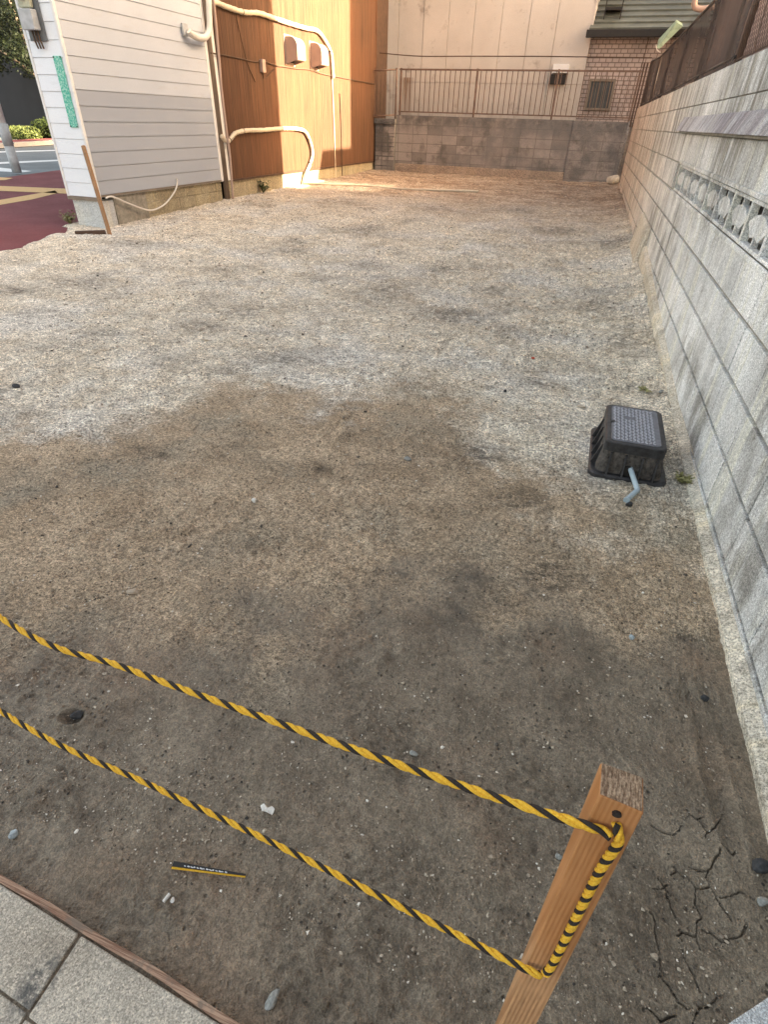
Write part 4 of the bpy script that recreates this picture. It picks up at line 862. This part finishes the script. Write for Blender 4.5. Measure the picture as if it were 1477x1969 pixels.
for k in range(n_):
    y_a = YP - .15 + k * .20; z_a = 3.12 + k * .125
    m.hexa([(-1.05, y_a, z_a), (3.4, y_a, z_a), (3.4, y_a + .24, z_a + .115), (-1.05, y_a + .24, z_a + .115), (-1.05, y_a - .01, z_a + .035), (3.4, y_a - .01, z_a + .035), (3.4, y_a + .24, z_a + .145), (-1.05, y_a + .24, z_a + .145)])
m.build('roof', 'roof_green', th_)
MB().box(-1.10, 3.42, YP - .24, YP - .13, 2.98, 3.12).build('gutter', 'black_metal', th_, bevel=.01)
MB().box(-.985, 3.3, YP - .13, YP + .099, 3.03, 3.10).build('soffit', 'black_metal', th_)
wn = MB(); a_, b_, c_, d_ = -.83, -.22, 1.62, 2.24; y_ = YP + .10
for q_ in ((a_, b_, c_, c_ + .05), (a_, b_, d_ - .05, d_), (a_, a_ + .05, c_ + .05, d_ - .05), (b_ - .05, b_, c_ + .05, d_ - .05)): wn.box(q_[0], q_[1], y_ - .05, y_ - .002, q_[2], q_[3])
wf = wn.build('window_frame', 'window_grey', th_, bevel=.003)
MB().box(a_ + .05, b_ - .05, y_ - .012, y_ - .004, c_ + .05, d_ - .05).build('window_pane', 'glass_dark', th_)
m = MB()
for k in range(6): m.box(a_ + .10 + k * .08, a_ + .108 + k * .08, y_ - .036, y_ - .028, c_ + .05, d_ - .05)
m.build('window_bars', 'window_grey', th_)
m = MB(); m.tube([(.30, y_ - .012, 3.0), (.26, y_ - .012, .6)], .008, 6); m.build('wall_joint', 'cable_dark', th_)
ac = thing('bracket_box', 'black metal bracket box standing on the roof of the tiled house', 'bracket', (-.6, YP + .3, 3.35))
MB().box(-.80, -.42, YP + .15, YP + .5, 3.50, 3.55).build('shelf', 'black_metal', ac); MB().box(-.80, -.42, YP + .15, YP + .5, 3.78, 3.95).build('unit', 'black_metal', ac, bevel=.01)
for x_ in (-.79, -.43): MB().box(x_ - .012, x_ + .012, YP + .16, YP + .19, 3.22, 3.78).build('leg', 'black_metal', ac)
aw = thing('green_awning', 'tilted pale green awning edge above the net fence in the far corner', 'awning', (.7, 16.9, 2.9))
MB().hexa([(.50, 16.9, 2.74), (.56, 16.9, 2.72), (.56, 17.3, 2.9), (.50, 17.3, 2.92), (.78, 16.9, 3.16), (.92, 16.9, 3.10), (.92, 17.4, 3.2), (.78, 17.4, 3.26)]).build('sheet', 'awning', aw, bevel=.004)
MB().tube([(.46, 16.9, 2.80), (.52, 16.9, 2.70), (.60, 16.9, 2.66)], .008, 6).build('bracket', 'white_pipe', aw)
hose('elbow_pipe', [(1.02, 16.6, 3.9), (1.0, 16.6, 3.55), (1.03, 16.6, 3.38), (1.16, 16.6, 3.33), (1.40, 16.6, 3.36)], .055, 'hood', 'fat cream elbow pipe above the net fence in the top right', 'pipe')
# neighbours to the right, and two unseen sun blockers
nh = thing('pink_house', 'pinkish brown neighbouring house seen through the fences on the right', 'house', (4, 5, 0))
MB().box(1.2, 8, -4, 12.89, 0, 6.6).build('wall', 'pink_wall', nh)
m = MB(); m.box(1.0, 8.2, -4.2, 13.0, 6.61, 6.8); m.build('roof', 'roof_green', nh)
for k, (y_, r_) in enumerate(((12.6, .045), (9.9, .03), (9.2, .05), (7.1, .022))): MB().tube([(1.2 - r_ - .01, y_, 0), (1.2 - r_ - .01, y_, 6.5)], r_, 10).build('downpipe', 'hood' if k % 2 == 0 else 'downpipe', nh, smooth=True)
m = MB(); m.box(1.16, 1.198, 7.6, 8.8, 2.6, 3.7); m.build('window', 'glass_dark', nh, bevel=.004)
yd = thing('low_sun_blocker', 'unseen grey brown block added to shade the low part of the sun patch', 'low_sun_blocker', (5.7, 16.5, 0))  # unseen, added to cut the notch at the foot of the sun patch
MB().box(5.0, 6.5, 15.44, 17.6, 0, 4.45).build('wall', 'render_grey', yd); MB().box(4.95, 6.55, 15.42, 17.62, 4.46, 4.56).build('roof', 'roof_green', yd)
sh = thing('lean_to', 'dark lean-to with pale uprights behind the net fence', 'lean-to', (2.4, 14, 0))
MB().box(2.2, 4.6, 13.1, 15.2, 0, 2.2).build('wall', 'render_grey', sh)
for k, y_ in enumerate((13.3, 13.9, 14.6)): MB().box(2.12, 2.19, y_, y_ + .07, 0, 2.6).build('upright', 'hood', sh)
MB().box(2.0, 4.7, 13.0, 15.3, 2.21, 2.3).build('roof', 'dark_brown_metal', sh)
ap = thing('tall_sun_blocker', 'tall unseen block added behind the tiled house to bound the sun patch', 'building', (6, 20, 0))  # unseen mass added to stop the sun at the patch's far edge
MB().box(3.5, 8.65, 17.7, 25, 0, 10).build('wall', 'render_grey', ap); MB().box(3.4, 8.7, 17.65, 25.1, 10.01, 10.2).build('roof', 'roof_green', ap)
# ------------------------------------------------------------------ street side
po = thing('street_post', 'white round post with a grey lower sleeve at the edge of the red sidewalk', 'post', (-13.61, 11.95, 0))
bx, by = -13.61, 11.95
MB().tube([(bx, by, 0), (bx, by, .55)], .105, 16).build('base_sleeve', 'post_grey', po, smooth=True)
MB().tube([(bx, by, .55), (bx, by, .98)], .112, 16).build('grey_band', 'post_grey', po, smooth=True)
MB().tube([(bx, by, .98), (bx, by, 4.5)], .088, 16).build('pole', 'post_white', po, smooth=True)
def leaves(mb, c, rad, n, sz, rnd_, shell=.5):
    for _ in range(n):
        d = Vector((rnd_.gauss(0, 1), rnd_.gauss(0, 1), rnd_.gauss(0, 1))).normalized() * (rnd_.random() ** shell)
        p = Vector((c[0] + d.x * rad[0], c[1] + d.y * rad[1], c[2] + d.z * rad[2])); a = Vector((rnd_.gauss(0, 1), rnd_.gauss(0, 1), rnd_.gauss(0, .6))).normalized(); b = a.orthogonal().normalized()
        s_ = sz * rnd_.uniform(.6, 1.3); mb.quad(p - a * s_, p - b * s_ * .5, p + a * s_, p + b * s_ * .5)
def build_leaves(mb, name, m_, parent=None):
    me = bpy.data.meshes.new(name); vs = mb.v
    if parent is not None: l_ = parent.location; vs = [(a - l_[0], b - l_[1], c - l_[2]) for a, b, c in vs]
    me.from_pydata(vs, [], mb.f); me.materials.append(MT[m_]); o = bpy.data.objects.new(name, me); COL.objects.link(o)
    if parent is not None: o.parent = parent
    return o
rl_ = random.Random(3)
tt = thing('street_tree', 'dark leafy tree across the road, cut off at the top left', 'tree', (-27.2, 27, 0))
MB().tube([(-26.6, 26.6, 0), (-26.7, 26.7, 1.2), (-27.0, 26.9, 2.4), (-27.6, 27, 3.6), (-28, 27, 5.5)], [.16, .13, .12, .10, .05], 8).build('trunk', 'bark', tt, smooth=True)
m = MB(); m.tube([(-26.75, 26.7, 1.4), (-26.3, 26.5, 2.3), (-25.8, 26.3, 3.4)], [.08, .06, .03], 6); m.tube([(-27, 26.9, 2.3), (-28.2, 26.5, 3.2), (-29.5, 26.2, 3.9)], [.08, .06, .03], 6); m.build('limb', 'bark', tt, smooth=True)
m = MB()
for _ in range(46):
    c = (rl_.uniform(-31.5, -25.4), rl_.uniform(25.6, 28.4), 2.9 + abs(rl_.gauss(0, 1)) * 1.7); leaves(m, c, (.85, .8, .6), 260, .085, rl_)
build_leaves(m, 'crown', 'leaf_dark', tt)
for (lab, mt_, cs, sz_) in (('trimmed dark green hedge across the road below the tree', 'leaf_mid', [(-26.7 + k * .42, 25.6 + .12 * k, .42 + .08 * (k % 2)) for k in range(7)], .06), ('pale yellow green bush at the left end of the hedge across the road', 'leaf_light', [(-27.7 + k * .42, 24.9 + .1 * k, .28) for k in range(3)], .055)):
    b = thing('hedge' if mt_ == 'leaf_mid' else 'bush', lab, 'hedge' if mt_ == 'leaf_mid' else 'bush', (cs[0][0], cs[0][1], .1))
    m = MB()
    for c in cs: leaves(m, c, (.55, .5, .46 if mt_ == 'leaf_mid' else .30), 900, sz_, rl_, .4)
    build_leaves(m, 'foliage', mt_, b)
    m = MB()
    for c in cs: m.tube([(c[0], c[1], 0.05), (c[0] + .05, c[1], c[2])], .02, 5)
    m.build('stems', 'bark', b)
dk = thing('dark_building', 'charcoal building wall across the road behind the tree', 'building', (-30, 30, 0))
MB().box(-42, -24, 29.5, 36, 0, 5.5).build('wall', 'charcoal', dk)
MB().box(-42.2, -23.8, 29.3, 36.2, 5.51, 5.8).build('roof', 'charcoal', dk)
# old stake leaning at the house corner
def board(mb, a, b, wx, wy):
    a, b = Vector(a), Vector(b); t = (b - a).normalized(); u = Vector((1, 0, 0)); u = (u - t * u.dot(t)).normalized(); v = t.cross(u)
    P = [p + u * sx * wx / 2 + v * sy * wy / 2 for p in (a, b) for sx, sy in ((-1, -1), (1, -1), (1, 1), (-1, 1))]
    mb.hexa(P); return mb
tag(board(MB(), (-5.88, 6.27, -.12), (-6.20, 6.51, .934), .04, .035).build('wooden_stake', 'lumber_old', bevel=.002), 'thin weathered wooden stake leaning against the corner of the white house', 'stake')
tag(board(MB(), (-6.28, 6.10, .005), (-5.95, 6.27, .018), .03, .05).build('scrap_slat', 'dark_brown_metal', bevel=.003), 'dark slat lying on the dirt at the foot of the leaning stake', 'slat')
def weed(name, base, n, L, lab, m_, lean=(0, 0), up=1.0, group=None):
    t = thing(name, lab, 'weed', base, group); rr = random.Random(int(base[1] * 77)); m = MB(); s_ = MB()
    for k in range(n):
        a = rr.uniform(0, 6.28); l_ = L * rr.uniform(.5, 1.1); tip = Vector(base) + Vector((math.cos(a) * l_ * .6 + lean[0], math.sin(a) * l_ * .6 + lean[1], l_ * up * rr.uniform(.3, 1)))
        b = Vector(base); mid = (b + tip) / 2 + Vector((0, 0, l_ * .15)); s_.tube([b, mid, tip], .0025, 4, False)
        for q in (.45, .7, .95):
            c = b.lerp(tip, q) + Vector((0, 0, l_ * .12)); d = Vector((rr.uniform(-1, 1), rr.uniform(-1, 1), rr.uniform(-.2, .5))).normalized(); e_ = d.cross(Vector((0, 0, 1))).normalized(); f_ = L * .28
            m.quad(c - e_ * f_ * .22, c + d * f_ * .5 - e_ * f_ * .3, c + d * f_, c + d * f_ * .5 + e_ * f_ * .3, c + e_ * f_ * .22)
    build_leaves(m, 'leaves', m_, t); build_leaves(s_, 'stems', m_, t)
weed('weed', (-6.86, 6.62, .0), 26, .17, 'yellowish weed on the red sidewalk at the white house corner', 'leaf_weed')
weed('weed', (WX(10.65) + .06, 10.65, .09), 22, .24, 'small green weed at the foot of the dark brown boards', 'leaf_mid', (.03, 0))
weed('weed', (.62, 2.42, gh(.62, 2.42)), 26, .07, 'low green weed between the black box and the block wall', 'leaf_weed', (0, 0), .3)
weed('weed', (.50, 3.40, gh(.50, 3.40)), 12, .07, 'flat tuft of weed on the gravel beyond the black box', 'leaf_weed', (0, 0), .2)
# ------------------------------------------------------------------ black valve box
vb = thing('valve_box', 'black plastic meter box with a grey chequered lid standing by the block wall', 'meter box', (.40, 2.55, 0))
def rrect(x0, x1, y0, y1, r, n=5):
    out = []
    for cx, cy, a0 in ((x1 - r, y0 + r, -90), (x1 - r, y1 - r, 0), (x0 + r, y1 - r, 90), (x0 + r, y0 + r, 180)):
        for i in range(n + 1): a = R(a0 + 90 * i / n); out.append((cx + r * math.cos(a), cy + r * math.sin(a)))
    return out
ZL = .165
def loft(mb, rings):
    k = len(mb.v); n = len(rings[0][0])
    for poly, z in rings: mb.v += [(x_, y_, z) for x_, y_ in poly]
    for i in range(len(rings) - 1):
        for j in range(n): jj_ = (j + 1) % n; mb.f.append((k + i * n + j, k + i * n + jj_, k + (i + 1) * n + jj_, k + (i + 1) * n + j))
    mb.f.append(tuple(range(k + n - 1, k - 1, -1))); mb.f.append(tuple(k + (len(rings) - 1) * n + j for j in range(n))); return mb
BX0, BX1, BY0, BY1 = .262, .504, 2.385, 2.80
cxb, cyb = (BX0 + BX1) / 2, (BY0 + BY1) / 2
def off(d, r=.03): return rrect(BX0 - d, BX1 + d, BY0 - d, BY1 + d, r)
loft(MB(), [(off(.020), .012), (off(.006), ZL - .045)]).build('body', 'plastic_dusty', vb)
loft(MB(), [(off(.008), ZL - .045), (off(.008), ZL - .004), (off(.003), ZL)]).build('rim', 'plastic_black', vb, smooth=False)
loft(MB(), [(off(.048, .05), -.01), (off(.048, .05), .012), (off(.040, .05), .018)]).build('flange', 'plastic_black', vb)
loft(MB(), [(off(-.016, .02), ZL), (off(-.017, .02), ZL + .004)]).build('lid', 'lid', vb)
m = MB(); x_ = BX0 + .022; row = 0; lx0, lx1, ly0, ly1 = BX0 + .022, BX1 - .022, BY0 + .022, BY1 - .022
stp = .0165; ny = int((ly1 - ly0) / stp)
for j in range(ny):
    for i in range(int((lx1 - lx0) / stp)):
        cx_, cy_ = lx0 + (i + .5) * stp, ly0 + (j + .5) * stp
        if abs(cx_ - (cxb - .03)) < .026 and abs(cy_ - (cyb + .06)) < .02: continue
        a = R(45 if (i + j) % 2 else -45); l_, w_ = .0066, .0022; ca, sa = math.cos(a), math.sin(a)
        P = [(cx_ + ca * u - sa * v, cy_ + sa * u + ca * v) for u, v in ((-l_, -w_), (l_, -w_), (l_, w_), (-l_, w_))]
        m.hexa([(p[0], p[1], ZL + .0035) for p in P] + [(p[0], p[1], ZL + .0065) for p in P])
m.build('lid_tread', 'lid_tread', vb)
MB().box(cxb - .052, cxb - .008, cyb + .044, cyb + .076, ZL + .0036, ZL + .0055).build('lid_plate', 'lid', vb, bevel=.001)
MB().box(BX0 + .012, BX0 + .03, cyb - .012, cyb + .006, ZL + .001, ZL + .0075).build('finger_notch', 'plastic_black', vb)
# ribs and the pipe slot
for k, y_ in enumerate((BY0 + .06, BY0 + .15, BY0 + .25, BY0 + .34)):
    MB().hexa([(BX0 - .044, y_ - .004, .015), (BX0 - .0, y_ - .004, .015), (BX0 - .0, y_ + .004, .015), (BX0 - .044, y_ + .004, .015), (BX0 - .012, y_ - .004, ZL - .05), (BX0 - .0, y_ - .004, ZL - .05), (BX0 - .0, y_ + .004, ZL - .05), (BX0 - .012, y_ + .004, ZL - .05)]).build('rib', 'plastic_black', vb)
for k, x_ in enumerate((BX0 + .03, BX0 + .095, BX0 + .165, BX0 + .225)):
    MB().hexa([(x_ - .004, BY0 - .042, .015), (x_ + .004, BY0 - .042, .015), (x_ + .004, BY0, .015), (x_ - .004, BY0, .015), (x_ - .004, BY0 - .016, ZL - .05), (x_ + .004, BY0 - .016, ZL - .05), (x_ + .004, BY0, ZL - .05), (x_ - .004, BY0, ZL - .05)]).build('rib', 'plastic_black', vb)
m = MB(); m.prism([(cxb - .005 + .030 * math.cos(R(t_)), .02 + .048 * math.sin(R(t_))) for t_ in range(0, 181, 20)], 1, BY0 - .022, BY0 - .009); m.build('pipe_slot', 'black_metal', vb)
pp = thing('water_pipe', 'bent pale blue grey pipe sticking out of the front of the black box', 'pipe', (.39, 2.2, 0))
P = smoothpath([(.383, BY0 + .02, .055), (.395, BY0 - .05, .05), (.418, 2.255, .030), (.420, 2.238, .027), (.408, 2.215, .025), (.378, 2.155, .020)], 6)
MB().tube(P, .0115, 12).build('pipe', 'pipe_blue', pp, smooth=True)
MB().tube([(.379, 2.157, .020), (.377, 2.150, .020)], .014, 12).build('pipe_end', 'pipe_blue', pp, smooth=False)
stone('clod', .388, 2.13, .018, .014, .014, .5, 'dark_stone', 'black clod lying at the end of the bent pipe', 'clod')
# ------------------------------------------------------------------ foreground stake
fs = thing('wooden_post', 'square new wooden stake with a sawn top holding the yellow and black rope', 'stake', (.138, .262, 0))
def sc(z): t = (z - .2) / .6; return (.139 + (.135 - .139) * t, .280 + (.329 - .280) * t)
wx, wy = .040, .031
def ring(z, tilt=0.0): cx_, cy_ = sc(z); return [(cx_ - wx / 2, cy_ - wy / 2, z - tilt * .001), (cx_ + wx / 2, cy_ - wy / 2 - .002, z - tilt * .004), (cx_ + wx / 2, cy_ + wy / 2, z), (cx_ - wx / 2, cy_ + wy / 2, z + tilt * .003)]
m = MB(); m.hexa(ring(-.15) + ring(.801, 1)); m.build('timber', 'lumber_new', fs, bevel=.0016)
tp = ring(.8013, 1); b4 = [(a, b, c - .004) for a, b, c in tp]; m = MB()
cx_, cy_ = sc(.8); sh_ = lambda p, q: (cx_ + (p[0] - cx_) * q, cy_ + (p[1] - cy_) * q, p[2])
m.hexa([sh_(p, .93) for p in b4] + [sh_((a, b, c + .0006), .93) for a, b, c in tp]); m.build('sawn_end', 'end_grain', fs)
zc_, (kx, ky) = .784, sc(.784)
m = MB(); m.tube([(kx + .000, ky - wy / 2 - .0030, zc_), (kx + .000, ky - wy / 2 + .002, zc_)], .0042, 12); m.build('nail_hole', 'black_strand', fs)
def rope(name, path, pitch, r0, lab, parts=True, phase=0., squash=1.0):
    t = thing(name, lab, 'rope', tuple(path[0]), 'yellow and black rope on the stake')
    P = smoothpath(path, 10); L = [0]
    for a, b in zip(P[:-1], P[1:]): L.append(L[-1] + (b - a).length)
    n = int(L[-1] / pitch * 14); pts = []
    for i in range(n + 1):
        s_ = L[-1] * i / n; j = min(max(int(np.searchsorted(L, s_)) - 1, 0), len(P) - 2); u = (s_ - L[j]) / max(L[j + 1] - L[j], 1e-9); pts.append(P[j].lerp(P[j + 1], u))
    nr = None; fr = []
    for i in range(n + 1):
        tg = (pts[min(i + 1, n)] - pts[max(i - 1, 0)]).normalized()
        if nr is None: nr = tg.orthogonal().normalized()
        nr = (nr - tg * nr.dot(tg)).normalized(); fr.append((nr.copy(), tg.cross(nr)))
    for k, (m_, rk, da) in enumerate((('yellow', r0 * .55, 0), ('yellow', r0 * .55, 2.0), ('black_strand', r0 * .56, 4.14))):
        H2 = [pts[i] + (fr[i][0] * math.cos(a_) + fr[i][1] * math.sin(a_)) * r0 * .50 for i in range(n + 1) for a_ in (phase + da + 2 * math.pi * (L[-1] * i / n) / pitch,)]
        MB().tube(H2, rk, 8).build('strand', m_, t, smooth=True)
    return t
Q1 = (.1297, .306, .762); Q2 = (.1300, .284, .447)
rope('rope', [(-1.55, .585, .60), (-.786, .396, .618), (-.52, .378, .628), (-.2251, .352, .668), (0, .322, .722), (.105, .305, .757), (.128, .3035, .761), (.136, .300, .7615)], .047, .0046, 'upper yellow and black twisted rope stretched left from near the top of the stake')
rope('rope', [(-1.55, .47, .385), (-.8346, .350, .392), (-.50, .333, .385), (-.2893, .321, .391), (0, .292, .421), (.105, .278, .443), (.131, .2755, .447), (.134, .277, .447)], .047, .0046, 'lower yellow and black twisted rope stretched left from halfway down the stake')
z1_, z2_ = .758, .450
rope('rope', [(sc(z)[0] + dx_, sc(z)[1] - wy / 2 - .0065 - dn, z) for z, dx_, dn in ((.772, .003, -.004), (.765, .006, .001), (.752, .009, .002), (.70, .006, .0), (.6, .005, .0), (.5, .004, 0), (.458, .002, .001), (.450, .000, -.003))], .026, .0048, 'tight yellow and black rope running down the front face of the stake', phase=1.)
# ------------------------------------------------------------------ litter by the rope
pk_ = thing('painted_strip', 'thin black strip with a yellow edge and worn white marks lying on the mud', 'strip', (-.47, .36, 0))
za, zb_ = gh(-.553, .343) + .006, gh(-.4, .375) + .006
def strip(mb, dz, wa, wb, h, sh__=0):
    A = Vector((-.555, .344, za + dz)); B = Vector((-.400, .3765, zb_ + dz)); nn = Vector((-.2, .98, 0)).normalized(); A += nn * sh__; B += nn * sh__
    return mb.hexa([A - nn * wa, B - nn * wb, B + nn * wb, A + nn * wa] + [q + Vector((0, 0, h)) for q in (A - nn * wa, B - nn * wb, B + nn * wb, A + nn * wa)])
strip(MB(), 0, .0068, .0022, .003).build('edge', 'yellow', pk_); strip(MB(), .0032, .0050, .0016, .002, .0016).build('face', 'black_metal', pk_)
m = MB()
for k in range(14):
    t_ = .16 + k * .043; c = Vector((-.555, .344, za)).lerp(Vector((-.400, .3765, zb_)), t_) + Vector((0, .001, .0053)); m.box(c.x, c.x + .0036 + .0015 * (k % 3), c.y - .0011, c.y + .0007 + .0006 * (k % 2), c.z, c.z + .0005)
m.build('worn_marks', 'paint_white', pk_)
tag(MB().tube([(-.5325, .282, gh(-.53, .28) + .006), (-.529, .298, gh(-.53, .29) + .007)], .0036, 10).build('cigarette_end', 'white_stone', smooth=False), 'short white stub lying on the mud near the painted strip', 'cigarette end')
